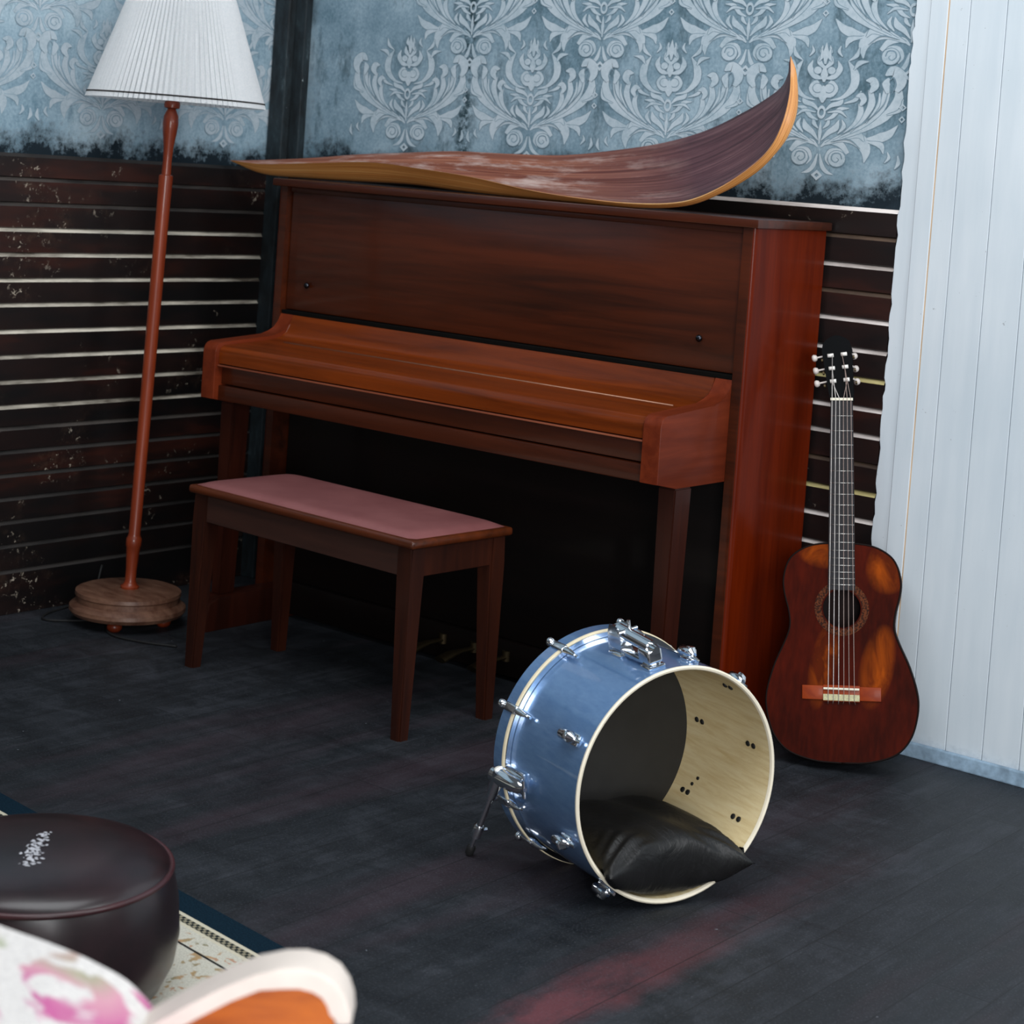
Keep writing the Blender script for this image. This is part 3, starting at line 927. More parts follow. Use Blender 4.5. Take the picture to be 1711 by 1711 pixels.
for i in range(n):
    for k in range(K):
        bm.faces.new((grid_o[i][k], grid_o[i + 1][k], grid_o[i + 1][k + 1], grid_o[i][k + 1])).material_index = 0
        bm.faces.new((grid_i[i][k], grid_i[i][k + 1], grid_i[i + 1][k + 1], grid_i[i + 1][k])).material_index = 1
    for k in (0, K):
        bm.faces.new((grid_o[i][k], grid_i[i][k], grid_i[i + 1][k], grid_o[i + 1][k])).material_index = 0 if k == 0 else 1
for i in (0, n):
    for k in range(K):
        bm.faces.new((grid_o[i][k], grid_o[i][k + 1], grid_i[i][k + 1], grid_i[i][k])).material_index = 0
for f in bm.faces:
    for lp_ in f.loops:
        lp_[uvl].uv = uvd[lp_.vert]
tag(obj('palm_sheath', bm, [sheath_out_mat(), sheath_in_mat()], None, True, 50), 'long boat shaped dried palm sheath with upturned tip lying on the piano lid', 'palm sheath')

# ================================================================== classical guitar
GS = 0.990
psi, lam_, rho = 0.42, 0.215, 0.096
n0 = Vector((math.sin(psi), -math.cos(psi), 0)); zz_ = Vector((0, 0, 1))
r0 = (-n0).cross(zz_)
up0 = math.cos(lam_) * zz_ - math.sin(lam_) * n0
gw = math.cos(lam_) * n0 + math.sin(lam_) * zz_
gu = math.cos(rho) * r0 + math.sin(rho) * up0
gv = math.cos(rho) * up0 - math.sin(rho) * r0
guitar = thing('classical_guitar', 'reddish brown classical guitar with black headstock leaning beside the white plank wall', 'guitar', (1.0455, 0.076, 0.0))
GM = Matrix.Translation((0, 0, 0.0225)) @ Matrix((gu * GS, gv * GS, gw * GS)).transposed().to_4x4()   # local (right, up, front)
half = [(0.0, 0.0), (0.06, 0.0035), (0.118, 0.022), (0.151, 0.057), (0.1665, 0.105), (0.168, 0.150), (0.151, 0.211), (0.127, 0.265), (0.1165, 0.298), (0.119, 0.331), (0.129, 0.371), (0.1315, 0.405), (0.121, 0.443), (0.0995, 0.466), (0.062, 0.482), (0.0, 0.488)]
right = [(p.x, p.y) for p in catmull([(a, b, 0) for a, b in half], 72)]
right[0] = (0.0, 0.0)
outline = right + [(-x, y) for x, y in right[-2:0:-1]]
DEP = 0.095
def spruce_mat():
    """dark red finish with amber reflections painted in on the upper bouts and beside the strings"""
    t = NT('guitar_top_red_cedar')
    v = t.coord(scale=(1, 1, 0.05))
    a = t.noise(v, 90, 4, 0.55, 0.1)
    b = t.noise(t.coord(scale=(1, 1, 0.5)), 9, 4, 0.6)
    o = t.sep(t.coord())
    base = t.ramp(t.math('ADD', t.math('MULTIPLY', a, 0.35), t.math('MULTIPLY', b, 0.65)), [(0.38, lin((46, 7, 1))), (0.62, lin((74, 16, 3)))])
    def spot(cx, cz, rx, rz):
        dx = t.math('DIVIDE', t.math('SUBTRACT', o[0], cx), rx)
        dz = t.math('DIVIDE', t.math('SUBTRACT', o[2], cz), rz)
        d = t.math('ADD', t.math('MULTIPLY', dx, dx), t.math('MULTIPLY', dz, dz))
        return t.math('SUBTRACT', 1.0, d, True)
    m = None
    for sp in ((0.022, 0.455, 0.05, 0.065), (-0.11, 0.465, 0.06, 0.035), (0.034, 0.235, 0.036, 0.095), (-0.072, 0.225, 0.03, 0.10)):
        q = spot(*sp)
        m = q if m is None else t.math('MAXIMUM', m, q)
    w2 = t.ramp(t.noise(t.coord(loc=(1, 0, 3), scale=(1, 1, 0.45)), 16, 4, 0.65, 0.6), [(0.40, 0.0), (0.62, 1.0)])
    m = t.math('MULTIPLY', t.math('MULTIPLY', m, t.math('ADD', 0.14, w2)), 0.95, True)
    c = t.mix(m, base, lin((158, 70, 8)))  # amber patches are painted reflections on the red finish
    return t.set(color=c, rough=0.5, spec=0.05)
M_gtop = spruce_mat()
M_gside = wood('guitar_rosewood', (20, 8, 6), (44, 16, 9), 'Z', 0.5, 0.0, 10, 10, 0.12)
M_ebony = plain('guitar_ebony', (26, 24, 28), 0.5, spec=0.3)
M_bone = plain('guitar_bone', (232, 226, 206), 0.4, var=0.05)
M_nickel = plain('fret_nickel', (190, 188, 184), 0.25, 0.9)
HX, HY, HR = 0.0, 0.340, 0.0425
def gtransform(bm):
    bmesh.ops.transform(bm, matrix=GM, verts=bm.verts)
# body shell: back and sides
bm = new_bm()
f0 = [bm.verts.new((x, y, 0.0)) for x, y in outline]
f1 = [bm.verts.new((x * 0.995, y, -DEP)) for x, y in outline]
m = len(outline)
for k in range(m):
    bm.faces.new((f0[k], f0[(k + 1) % m], f1[(k + 1) % m], f1[k]))
bm.faces.new(f1)
box(bm, (-0.024, 0.455, -0.088), (0.024, 0.505, -0.012), 0.008)   # neck heel
gtransform(bm)
gbody = obj('body', bm, M_gside, guitar, True, 40)
# soundboard with a real sound hole
NS = 96
def polar_outline(ang):
    # ray from the sound hole centre to the outline
    d = Vector((math.cos(ang), math.sin(ang)))
    best = None
    for k in range(m):
        a = Vector(outline[k]) - Vector((HX, HY)); b = Vector(outline[(k + 1) % m]) - Vector((HX, HY))
        e = b - a
        den = d.x * e.y - d.y * e.x
        if abs(den) < 1e-12:
            continue
        t = (a.x * e.y - a.y * e.x) / den
        s = (a.x * d.y - a.y * d.x) / den
        if t > 0 and -1e-6 <= s <= 1 + 1e-6 and (best is None or t < best):
            best = t
    return best
bm = new_bm()
rr = []
for th_, off in ((0.002, 0), (-0.001, 1)):
    A, B = [], []
    for k in range(NS * 2):
        an = 2 * math.pi * k / (NS * 2)
        t = polar_outline(an) + 0.0008
        A.append(bm.verts.new((HX + HR * math.cos(an), HY + HR * math.sin(an), th_)))
        B.append(bm.verts.new((HX + t * math.cos(an), HY + t * math.sin(an), th_)))
    rr.append((A, B))
q = NS * 2
for k in range(q):
    j = (k + 1) % q
    (A, B), (C, D) = rr
    bm.faces.new((A[k], B[k], B[j], A[j]))
    bm.faces.new((C[k], C[j], D[j], D[k]))
    bm.faces.new((A[k], A[j], C[j], C[k]))
    bm.faces.new((B[k], D[k], D[j], B[j]))
gtransform(bm)
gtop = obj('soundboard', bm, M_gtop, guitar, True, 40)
bm = new_bm()
tube(bm, [(x, y, 0.0012) for x, y in outline] + [(outline[0][0], outline[0][1], 0.0012)], 0.0022, 6)
gtransform(bm)
obj('binding', bm, plain('guitar_binding_dark', (20, 11, 9), 0.6, spec=0.1), gbody, True)
def rosette_mat():
    t = NT('guitar_rosette')
    n = t.noise(t.coord(), 260, 2, 0.5)
    return t.set(color=t.ramp(n, [(0.4, lin((40, 18, 9))), (0.6, lin((96, 48, 24)))]), rough=0.55, spec=0.1)
bm = new_bm()
lathe(bm, [(0.0455, 0.0019), (0.0455, 0.0026), (0.0610, 0.0026), (0.0610, 0.0019)], 64, M=Matrix.Translation((HX, HY, 0)), cap=False)
gtransform(bm)
obj('rosette', bm, rosette_mat(), gtop)
# neck, fingerboard
bm = new_bm()
def neckring(v, wd, d, z0):
    return [bm.verts.new((wd / 2 * math.cos(a), v, z0 + d * min(0, math.sin(a)) if math.sin(a) < 0 else z0)) for a in [math.pi + math.pi * k / 12 for k in range(13)]]
ra = [neckring(0.48, 0.060, 0.026, 0.004), neckring(0.65, 0.056, 0.023, 0.004), neckring(0.815, 0.050, 0.021, 0.004)]
for A, B in zip(ra, ra[1:]):
    for k in range(12):
        bm.faces.new((A[k], A[k + 1], B[k + 1], B[k]))
    bm.faces.new((A[12], A[0], B[0], B[12]))
bm.faces.new(ra[0]); bm.faces.new(ra[-1][::-1])
gtransform(bm)
obj('neck', bm, M_gside, guitar, True, 40)
FB0, FB1 = 0.381, 0.813
fw = lambda v: 0.050 + (0.813 - v) / (0.813 - 0.381) * 0.0105
bm = new_bm()
box(bm, (-0.5, 0, 0.0035), (0.5, 1, 0.0095))
for v in bm.verts:
    t = v.co.y
    v.co.y = FB0 + (FB1 - FB0) * t
    v.co.x *= fw(v.co.y)
gtransform(bm)
fboard = obj('fingerboard', bm, M_ebony, guitar)
for k in range(1, 20):
    v = 0.813 - 0.65 * (1 - 2 ** (-k / 12.0))
    if v < FB0:
        break
    bm = new_bm()
    tube(bm, [(-fw(v) / 2, v, 0.0097), (fw(v) / 2, v, 0.0097)], 0.0011, 6)
    gtransform(bm)
    obj('fret', bm, M_nickel, fboard, True)
bm = new_bm()
box(bm, (-0.0255, 0.812, 0.003), (0.0255, 0.818, 0.0125), 0.001)
gtransform(bm)
obj('nut', bm, M_bone, guitar)
# headstock, tilted back about the nut
HT = Matrix.Translation((0, 0.817, 0.004)) @ Matrix.Rotation(R(6.5), 4, 'Z') @ Matrix.Rotation(R(-11), 4, 'X')
hs = [(-0.025, -0.004), (0.025, -0.004), (0.0285, 0.03), (0.034, 0.122), (0.030, 0.138), (0.022, 0.146), (0.010, 0.153), (0.0, 0.155), (-0.010, 0.153), (-0.022, 0.146), (-0.030, 0.138), (-0.034, 0.122), (-0.0285, 0.03)]
bm = new_bm()
prism(bm, hs, 'Z', -0.020, 0.0, bev=0.001, seg=1, M=HT)
gtransform(bm)
head = obj('headstock', bm, plain('headstock_black', (7, 8, 10), 0.6, spec=0.06), guitar, True, 40)
M_pearl = plain('tuner_pearl', (206, 196, 190), 0.3)
posts = []
for s in (-1, 1):
    for k in range(3):
        v = 0.044 + 0.0315 * k
        bm = new_bm()
        tube(bm, [(s * 0.0085, v, 0.0015), (s * 0.0225, v, 0.0015)], 0.0046, 12, M=HT)
        gtransform(bm)
        tp = obj('tuner_post', bm, plain('tuner_roller', (236, 232, 226), 0.3, var=0.04), head, True)
        bm = new_bm()
        ax = Vector((-1, -0.10, 0)) if s < 0 else Vector((0.25, 0, -1)).normalized()
        b0 = Vector((s * 0.031, v + 0.004, -0.010))
        tube(bm, [b0, b0 + ax * 0.017], 0.0022, 8, M=HT)
        tube(bm, [b0 + ax * d_ for d_ in (0.016, 0.018, 0.023, 0.027, 0.029)], [0.003, 0.0065, 0.0085, 0.0075, 0.004], 12, M=HT)
        gtransform(bm)
        obj('tuner_button', bm, M_pearl, head, True, 60)
        bm = new_bm()
        lathe(bm, [(0.0, 0.0), (0.0045, 0.0), (0.0045, 0.004), (0.0, 0.004)], 12, M=HT @ Matrix.Translation((s * 0.0345, v - 0.006, -0.010)) @ Matrix.Rotation(R(90 * s), 4, 'Y'))
        gtransform(bm)
        obj('tuner_gear', bm, M_brass, head)
# bridge
bm = new_bm()
box(bm, (-0.088, 0.137, 0.0015), (-0.040, 0.168, 0.0065), 0.002)
box(bm, (0.040, 0.137, 0.0015), (0.088, 0.168, 0.0065), 0.002)
box(bm, (-0.041, 0.134, 0.0015), (0.041, 0.170, 0.0090), 0.0015)
gtransform(bm)
bridge = obj('bridge', bm, wood('guitar_bridge', (128, 44, 10), (168, 70, 20), 'X', 0.45, 0.05, 9, 14, 0.2), guitar, True, 40)
bm = new_bm()
box(bm, (-0.040, 0.160, 0.0085), (0.040, 0.1645, 0.0135), 0.001)
gtransform(bm)
obj('saddle', bm, M_bone, bridge)
bm = new_bm()
box(bm, (-0.0405, 0.136, 0.0085), (0.0405, 0.150, 0.0115), 0.001)
gtransform(bm)
obj('tie_block', bm, plain('tie_block_inlay', (188, 182, 140), 0.4, var=0.25, vs=300), bridge)
ends = [(-1, 2), (-1, 1), (-1, 0), (1, 0), (1, 1), (1, 2)]
for k in range(6):
    xn, xb = -0.0215 + 0.0086 * k, -0.029 + 0.0116 * k
    s_, r_ = ends[k]
    e = HT @ Vector((s_ * (0.018 if r_ == 0 else (0.0145 if r_ == 1 else 0.011)), 0.044 + 0.0315 * r_, 0.0062))
    bm = new_bm()
    tube(bm, [(xb + random.uniform(-0.004, 0.004), 0.128, 0.0035), (xb, 0.137, 0.0125), (xb, 0.162, 0.0145), (xn, 0.815, 0.0135), e], 0.00085 if k < 3 else 0.0007, 6)
    gtransform(bm)
    obj('string', bm, plain('string_wound' if k < 3 else 'string_nylon', (206, 200, 196) if k < 3 else (160, 140, 132), 0.3, 0.5 if k < 3 else 0.0), guitar, True)

# ================================================================== bass drum lying on its side
DC = Vector((1.2238, -0.854, 0.0)); AZ, EL, DR, DL = -0.3697, 0.0133, 0.2116, 0.2380
drum = thing('bass_drum', 'blue bass drum with open front showing a pale wooden inside', 'drum', DC)
da = Vector((math.cos(EL) * math.cos(AZ), math.cos(EL) * math.sin(AZ), math.sin(EL)))
du = da.cross(Vector((0, 0, 1))).normalized()
dw = du.cross(da)
# local frame: x = seen from the open end, to the left (du); y = along the axis to the open end; z = up
DM = Matrix.Translation((0, 0, 0.2185)) @ Matrix((du, da, dw)).transposed().to_4x4()
ROT = Matrix.Rotation(R(-90), 4, 'X')       # lathe Z -> local +y (open end)
def dlathe(bm, prof, seg=128, mat=0, cap=False):
    lathe(bm, prof, seg, mat, DM @ ROT, cap)
def shell_mat():
    t = NT('drum_shell_blue_lacquer')
    v = t.coord(rot=(0, 0, -AZ), scale=(1, 1, 1))
    a = t.noise(t.coord(scale=(0.25, 0.25, 1.0)), 120, 4, 0.6, 0.4)
    c = t.ramp(a, [(0.3, lin((108, 148, 198))), (0.7, lin((126, 164, 210)))])
    return t.set(color=c, rough=0.42, metal=0.7, coat=1.0, coat_rough=0.04)
def shell_in_mat():
    t = NT('drum_inside_poplar')
    mpn = t.coord(rot=(0, 0, -AZ))
    mp2 = t.n('ShaderNodeMapping')
    t.l(mpn, mp2.inputs[0])
    mp2.inputs['Scale'].default_value = (0.10, 1, 1)
    a = t.noise(mp2.outputs[0], 90, 5, 0.65, 0.5)
    c = t.ramp(a, [(0.32, lin((226, 200, 146))), (0.55, lin((242, 222, 174))), (0.75, lin((248, 232, 190)))])
    return t.set(color=c, rough=0.45, spec=0.4)
bm = new_bm()
dlathe(bm, [(DR, -0.004), (DR, -DL - 0.033), (DR - 0.007, -DL - 0.033), (DR - 0.007, -0.004)])
me_faces = list(bm.faces)
for f in bm.faces:
    c = DM.inverted() @ f.calc_center_median()
    f.material_index = 1 if math.hypot(c.x, c.z) < DR - 0.004 else 0
obj('shell', bm, [shell_mat(), shell_in_mat()], drum, True, 40)
bm = new_bm()
dlathe(bm, [(DR + 0.0006, -0.005), (DR + 0.0006, -0.002), (DR - 0.002, 0.0), (DR - 0.0055, -0.001), (DR - 0.0075, -0.005), (DR - 0.0075, -0.0055), (DR + 0.0006, -0.005)])
obj('bearing_edge', bm, plain('drum_bare_edge', (236, 226, 204), 0.5, var=0.05), drum, True, 40)
bm = new_bm()
dlathe(bm, [(0.0, -DL - 0.031), (DR - 0.0072, -DL - 0.031), (DR - 0.0072, -DL - 0.0328), (0.0, -DL - 0.0328)])
obj('drumhead', bm, plain('drumhead_black', (34, 34, 34), 0.55), drum, True, 40)
bm = new_bm()
H0 = DR + 0.006
dlathe(bm, [(DR + 0.001, -DL + 0.008), (DR + 0.010, -DL + 0.008), (DR + 0.010, -DL + 0.003), (DR + 0.001, -DL + 0.003), (DR + 0.001, -DL + 0.008)])
hoopm = obj('head_flange', bm, M_chrome, drum, True, 40)
bm = new_bm()
dlathe(bm, [(DR + 0.0004, -DL + 0.0028), (DR + 0.0115, -DL + 0.0028), (DR + 0.0125, -DL + 0.001), (DR + 0.0125, -DL - 0.003), (DR + 0.0004, -DL - 0.003), (DR + 0.0004, -DL + 0.0028)])
obj('hoop_edge', bm, plain('drum_hoop_cream', (226, 212, 180), 0.4, var=0.05), drum, True, 40)
bm = new_bm()
dlathe(bm, [(DR + 0.0004, -DL - 0.0031), (DR + 0.0122, -DL - 0.0031), (DR + 0.0122, -DL - 0.033), (DR + 0.009, -DL - 0.036), (DR + 0.0004, -DL - 0.036), (DR + 0.0004, -DL - 0.0031)])
obj('hoop', bm, shell_mat(), drum, True, 40)
def rad(ang, y, r):
    """local point at clock angle ang (degrees, 0 = top, positive towards the camera's left), depth y, radius r"""
    return Vector((r * math.sin(R(ang)), y, r * math.cos(R(ang))))
def radM(ang, y, r):
    """frame whose +z points out of the shell and +y towards the open end"""
    return DM @ Matrix.Translation(rad(ang, y, r)) @ Matrix.Rotation(R(ang), 4, 'Y')
CLAWS = [30, 67, 112, 137, 168, -156, -119, -80, -43, -10]
LUGS = [66, 115, 150, -157, -119, -80, -43, -10]
for a in CLAWS:
    bm = new_bm()     # claw hook gripping the back hoop with its tension rod and wing knob
    Mx = radM(a, -DL, DR) @ Matrix.Scale(0.82, 4)
    box(bm, (-0.010, -0.036, 0.012), (0.010, 0.012, 0.021), 0.004, 3, M=Mx)
    box(bm, (-0.009, -0.042, -0.002), (0.009, -0.034, 0.020), 0.003, 2, M=Mx)
    tube(bm, [(0, 0.006, 0.012), (0, 0.030, 0.013), (0, 0.052, 0.012)], [0.0085, 0.0075, 0.003], 14, M=Mx)
    tube(bm, [(0, 0.0, 0.011), (0, 0.050, 0.010), (0, 0.062, 0.009)], 0.0032, 10, M=Mx)
    cl = obj('claw', bm, M_chrome, drum, True, 40)
    bm = new_bm()
    lathe(bm, [(0.0, -0.018), (0.007, -0.016), (0.011, -0.009), (0.009, -0.002), (0.004, 0.002), (0.0, 0.002)], 16, M=Mx @ Matrix.Translation((0, -0.042, 0.018)) @ Matrix.Rotation(R(-90), 4, 'X') @ Matrix.Scale(1, 4))
    obj('claw_knob', bm, M_chrome, cl, True)
for a in LUGS:
    bm = new_bm()     # tube lug near the open end
    Mx = radM(a, -0.050, DR)
    tube(bm, [(0, -0.028, 0.010), (0, -0.022, 0.0135), (0, 0.008, 0.0135), (0, 0.014, 0.011)], [0.006, 0.0095, 0.0105, 0.006], 16, M=Mx)
    box(bm, (-0.011, -0.012, -0.001), (0.011, 0.020, 0.006), 0.003, 2, M=Mx)
    box(bm, (-0.0075, -0.004, 0.004), (0.0075, 0.006, 0.0255), 0.003, 2, M=Mx)
    tube(bm, [(0, 0.012, 0.008), (0, 0.030, 0.006)], [0.005, 0.003], 10, M=Mx)
    obj('lug', bm, M_chrome, drum, True, 40)
    for yy in (-0.062, -0.225):
        bm = new_bm()
        for dy in (-0.0085, 0.0085):
            Mi = radM(a, yy + dy, DR - 0.0068) @ Matrix.Rotation(R(180), 4, 'X')
            lathe(bm, [(0.0, 0.0034), (0.0030, 0.0034), (0.0048, 0.0024), (0.0056, 0.0)], 14, M=Mi)
        obj('lug_screw', bm, M_rubber, drum, True, 40)
for (a, y) in ((-110, -0.205), (-114, -0.215)):      # two small badge screws
    bm = new_bm()
    lathe(bm, [(0.0, 0.0028), (0.0032, 0.0020), (0.0036, 0.0)], 12, M=radM(a, y, DR - 0.0068) @ Matrix.Rotation(R(180), 4, 'X'))
    obj('badge_screw', bm, M_rubber, drum, True)
# tom holder bracket on top
bm = new_bm()
Mt = radM(13, -0.095, DR)
box(bm, (-0.018, -0.060, -0.002), (0.018, -0.020, 0.006), 0.004, 2, M=Mt)
box(bm, (-0.018, 0.042, -0.002), (0.018, 0.074, 0.006), 0.004, 2, M=Mt)
box(bm, (-0.013, -0.055, 0.005), (0.013, 0.068, 0.016), 0.004, 2, M=Mt)
prism(bm, [(-0.062, 0.004), (-0.030, 0.004), (-0.022, 0.030), (-0.030, 0.052), (-0.050, 0.054), (-0.058, 0.040)], 'X', -0.013, 0.013, bev=0.003, M=Mt)
box(bm, (-0.015, 0.036, 0.008), (0.015, 0.072, 0.034), 0.005, 3, M=Mt)
bracket = obj('tom_bracket', bm, M_chrome, drum, True, 40)
bm = new_bm()
tube(bm, [(0, -0.040, 0.044), (0, 0.062, 0.036)], 0.0125, 20, M=Mt)
tube(bm, [(0, 0.062, 0.036), (0, 0.078, 0.035)], [0.009, 0.007], 16, M=Mt)
obj('bracket_tube', bm, M_chrome, bracket, True, 40)
bm = new_bm()
tube(bm, [(-0.004, -0.012, 0.030), (-0.004, -0.012, 0.068)], 0.0032, 10, M=Mt)
tube(bm, [(-0.020, -0.012, 0.050), (0.020, -0.012, 0.050)], 0.0034, 10, M=Mt)
obj('wing_bolt', bm, M_chrome, bracket, True, 40)
# spurs
for sgn, a in ((1, 98), (-1, -98)):
    bm = new_bm()
    Mx = radM(a, -0.200, DR)
    box(bm, (-0.020, -0.045, -0.002), (0.020, 0.030, 0.010), 0.005, 2, M=Mx)
    tube(bm, [(0, -0.050, 0.022), (0, -0.020, 0.020), (0, 0.030, 0.016), (0, 0.040, 0.014)], [0.015, 0.016, 0.013, 0.007], 18, M=Mx)
    tube(bm, [(-0.016, 0.046, 0.016), (0.016, 0.046, 0.016)], [0.004, 0.004], 10, M=Mx)
    tube(bm, [(0, 0.036, 0.015), (0, 0.050, 0.016)], 0.004, 10, M=Mx)
    box(bm, (0.010 * sgn - 0.011, -0.050, -0.001), (0.010 * sgn + 0.011, 0.0, 0.020), 0.005, 2, M=Mx)
    spb = obj('spur_mount', bm, M_chrome, drum, True, 40)
    p0 = Mx @ Vector((0.004 * sgn, -0.036, 0.024))
    if sgn > 0:
        tip = Vector((0.826, -0.938, 0.0)) - DC
    else:
        p0l = p0
        tip = Vector((p0.x + 0.02, p0.y + 0.11, 0.0))
        tip.x = p0.x - 0.12
    d = (tip - p0)
    bm = new_bm()
    P = lambda t: p0 + d * t
    tube(bm, [P(-0.10), P(0.0), P(0.22), P(0.24)], [0.012, 0.013, 0.011, 0.007], 16)
    tube(bm, [P(0.2), P(0.64)], 0.0062, 14)
    tube(bm, [P(0.60), P(0.62), P(0.74), P(0.76)], [0.007, 0.0105, 0.0105, 0.006], 14)
    side = d.cross(Vector((0, 0, 1))).normalized()
    tube(bm, [P(0.67), P(0.67) + side * 0.018], 0.0035, 8)
    tube(bm, [P(0.74), P(0.92)], 0.0045, 12)
    sp = obj('spur', bm, M_chrome, drum, True, 40)
    bm = new_bm()
    tube(bm, [P(0.88), P(0.90), P(0.97), P(0.992)], [0.005, 0.0085, 0.0085, 0.004], 14)
    obj('spur_tip', bm, M_rubber, sp, True, 40)

# black pillow stuffed in the drum
def pillow_mat():
    t = NT('black_satin_pillow')
    v = t.coord(rot=(0, 0, -AZ), scale=(1, 1, 1))
    n = t.noise(v, 14, 4, 0.6, 1.0)
    f = t.noise(t.coord(scale=(1, 3, 1)), 40, 3, 0.6, 0.5)
    t.bump(t.math('ADD', n, t.math('MULTIPLY', f, 0.4)), 0.35, 0.008)
    return t.set(color=t.ramp(n, [(0.3, lin((14, 14, 14))), (0.7, lin((24, 24, 25)))]), rough=0.42, spec=0.35)
bm = new_bm()
NXp, NYp = 64, 56
HXp, Y0p, Y1p = 0.156, -0.255, 0.034
random.seed(5)
def pil(a, b, top):
    """a, b in -1..1"""
    x = a * HXp * (1 - 0.10 * (1 - abs(b) ** 1.5) * abs(a) ** 2)
    yl = b * (1 - (0.20 if b > 0 else 0.10) * (1 - abs(a) ** 1.6) * max(0, abs(b)) ** 3)
    y = (Y0p + Y1p) / 2 + yl * (Y1p - Y0p) / 2
    prof = max(0.0, (1 - abs(a) ** 3.2)) ** 0.62 * max(0.0, (1 - abs(b) ** 3.4)) ** 0.58
    # edge of the pillow sags between the shell walls
    base = -0.137 + 0.006 * a - 0.006 * (b + 1) / 2
    cr = max(0, abs(a) + max(0, b) - 0.95)
    wr = 0.011 * math.sin(30 * (b - 0.5 * abs(a)) + 2 * a) * cr + 0.004 * math.sin(9 * a + 4 * b)
    z = base + (0.060 * prof + wr * prof if top else -0.075 * prof)
    rmax = DR - 0.0105
    if y > -0.012:
        rmax = DR - 0.0125 if y < 0.004 else DR + 0.03
    lim = -math.sqrt(max(0.0, rmax ** 2 - x * x)) if abs(x) < rmax else 0
    return Vector((x, y, max(z, lim)))
gt = [[bm.verts.new(DM @ pil(2 * i / NXp - 1, 2 * j / NYp - 1, True)) for j in range(NYp + 1)] for i in range(NXp + 1)]
gb = [[gt[i][j] if i in (0, NXp) or j in (0, NYp) else bm.verts.new(DM @ pil(2 * i / NXp - 1, 2 * j / NYp - 1, False)) for j in range(NYp + 1)] for i in range(NXp + 1)]
for i in range(NXp):
    for j in range(NYp):
        bm.faces.new((gt[i][j], gt[i + 1][j], gt[i + 1][j + 1], gt[i][j + 1]))
        try:
            bm.faces.new((gb[i][j], gb[i][j + 1], gb[i + 1][j + 1], gb[i + 1][j]))
        except ValueError:
            pass
pw = obj('pillow', bm, pillow_mat(), None, True)
pw.location = DC
tag(pw, 'black satin pillow lying inside the open blue bass drum', 'pillow')

# ================================================================== rug, ottoman, armchair in the foreground
def rug_mat():
    t = NT('rug_bordered')
    o = t.sep(t.coord())
    e = t.math('MULTIPLY', o[1], -1.0)     # distance from the far edge
    n = t.noise(t.coord(), 300, 2, 0.6)
    cream = t.ramp(n, [(0.3, lin((186, 182, 168))), (0.7, lin((214, 210, 196)))])
    mot = t.ramp(t.noise(t.coord(), 34, 3, 0.6, 1.2), [(0.58, 0.0), (0.62, 1.0)])
    motc = t.ramp(t.noise(t.coord(loc=(3, 1, 0)), 12, 2, 0.5), [(0.35, lin((92, 110, 88))), (0.5, lin((170, 130, 74))), (0.65, lin((186, 120, 110)))])
    c = t.mix(t.math('MULTIPLY', mot, 0.8), cream, motc)
    def band(c, a, b, col):
        m = t.math('MULTIPLY', t.math('GREATER_THAN', e, a), t.math('LESS_THAN', e, b))
        return t.mix(m, c, col)
    wv = t.n('ShaderNodeTexChecker')
    t.l(t.coord(), wv.inputs['Vector'])
    wv.inputs['Scale'].default_value = 150
    wv.inputs['Color1'].default_value = lin((30, 38, 40))
    wv.inputs['Color2'].default_value = lin((150, 142, 120))
    c = band(c, -0.1, 0.052, t.ramp(n, [(0.3, lin((8, 26, 38))), (0.7, lin((18, 42, 56)))]))
    c = band(c, 0.052, 0.060, lin((206, 198, 176)))
    c = band(c, 0.060, 0.076, wv.outputs[0])
    c = band(c, 0.076, 0.083, lin((206, 198, 176)))
    c = band(c, 0.124, 0.129, lin((36, 36, 36)))
    t.bump(n, 0.4, 0.003)
    return t.set(color=c, rough=0.95, spec=0.1)
bm = new_bm()
box(bm, (-0.75, -1.7, 0.0005), (1.03, 0.0, 0.010), 0.003)
rug = obj('rug', bm, rug_mat())
rug.location = (0.02, -1.404, 0)
rug.rotation_euler = (0, 0, R(-6.0))
tag(rug, 'cream patterned rug with navy border under the round leather footstool', 'rug')

OT = Vector((0.772, -1.885, 0.0105))
ott = thing('ottoman', 'round dark brown leather footstool standing on the cream rug', 'footstool', OT)
def leather_mat(name, a, b, rough, scuffs=False):
    t = NT(name)
    n = t.noise(t.coord(), 6, 5, 0.65)
    f = t.noise(t.coord(), 190, 3, 0.6)
    c = t.ramp(n, [(0.35, lin(a)), (0.62, lin(b)), (0.8, lin(tuple(x + 14 for x in b)))])
    t.bump(f, 0.06, 0.001)
    return t.set(color=c, rough=rough, coat=0.25, coat_rough=0.22)
M_leather = leather_mat('leather_oxblood', (28, 18, 21), (46, 28, 32), 0.34)
RO = 0.196
HS = 0.190
bm = new_bm()
lathe(bm, [(0.0, 0.0), (0.165, 0.0), (0.192, 0.016), (0.208, 0.05), (0.2135, 0.090), (0.209, 0.140), (0.201, 0.175), (RO, HS - 0.003)], 96)
obj('side_cover', bm, M_leather, ott, True, 60)
bm = new_bm()
lathe(bm, [(RO - 0.0005, HS - 0.003), (RO - 0.004, HS + 0.005), (0.180, HS + 0.014), (0.155, HS + 0.022), (0.11, HS + 0.029), (0.055, HS + 0.032), (0.0, HS + 0.033)], 96)
otop = obj('top_cover', bm, M_leather, ott, True, 60)
bm = new_bm()
tube(bm, [(RO * math.cos(2 * math.pi * k / 96), RO * math.sin(2 * math.pi * k / 96), HS - 0.001) for k in range(97)], 0.0046, 10, cap=False)
obj('piping', bm, leather_mat('leather_piping', (52, 24, 28), (78, 40, 44), 0.4), ott, True)
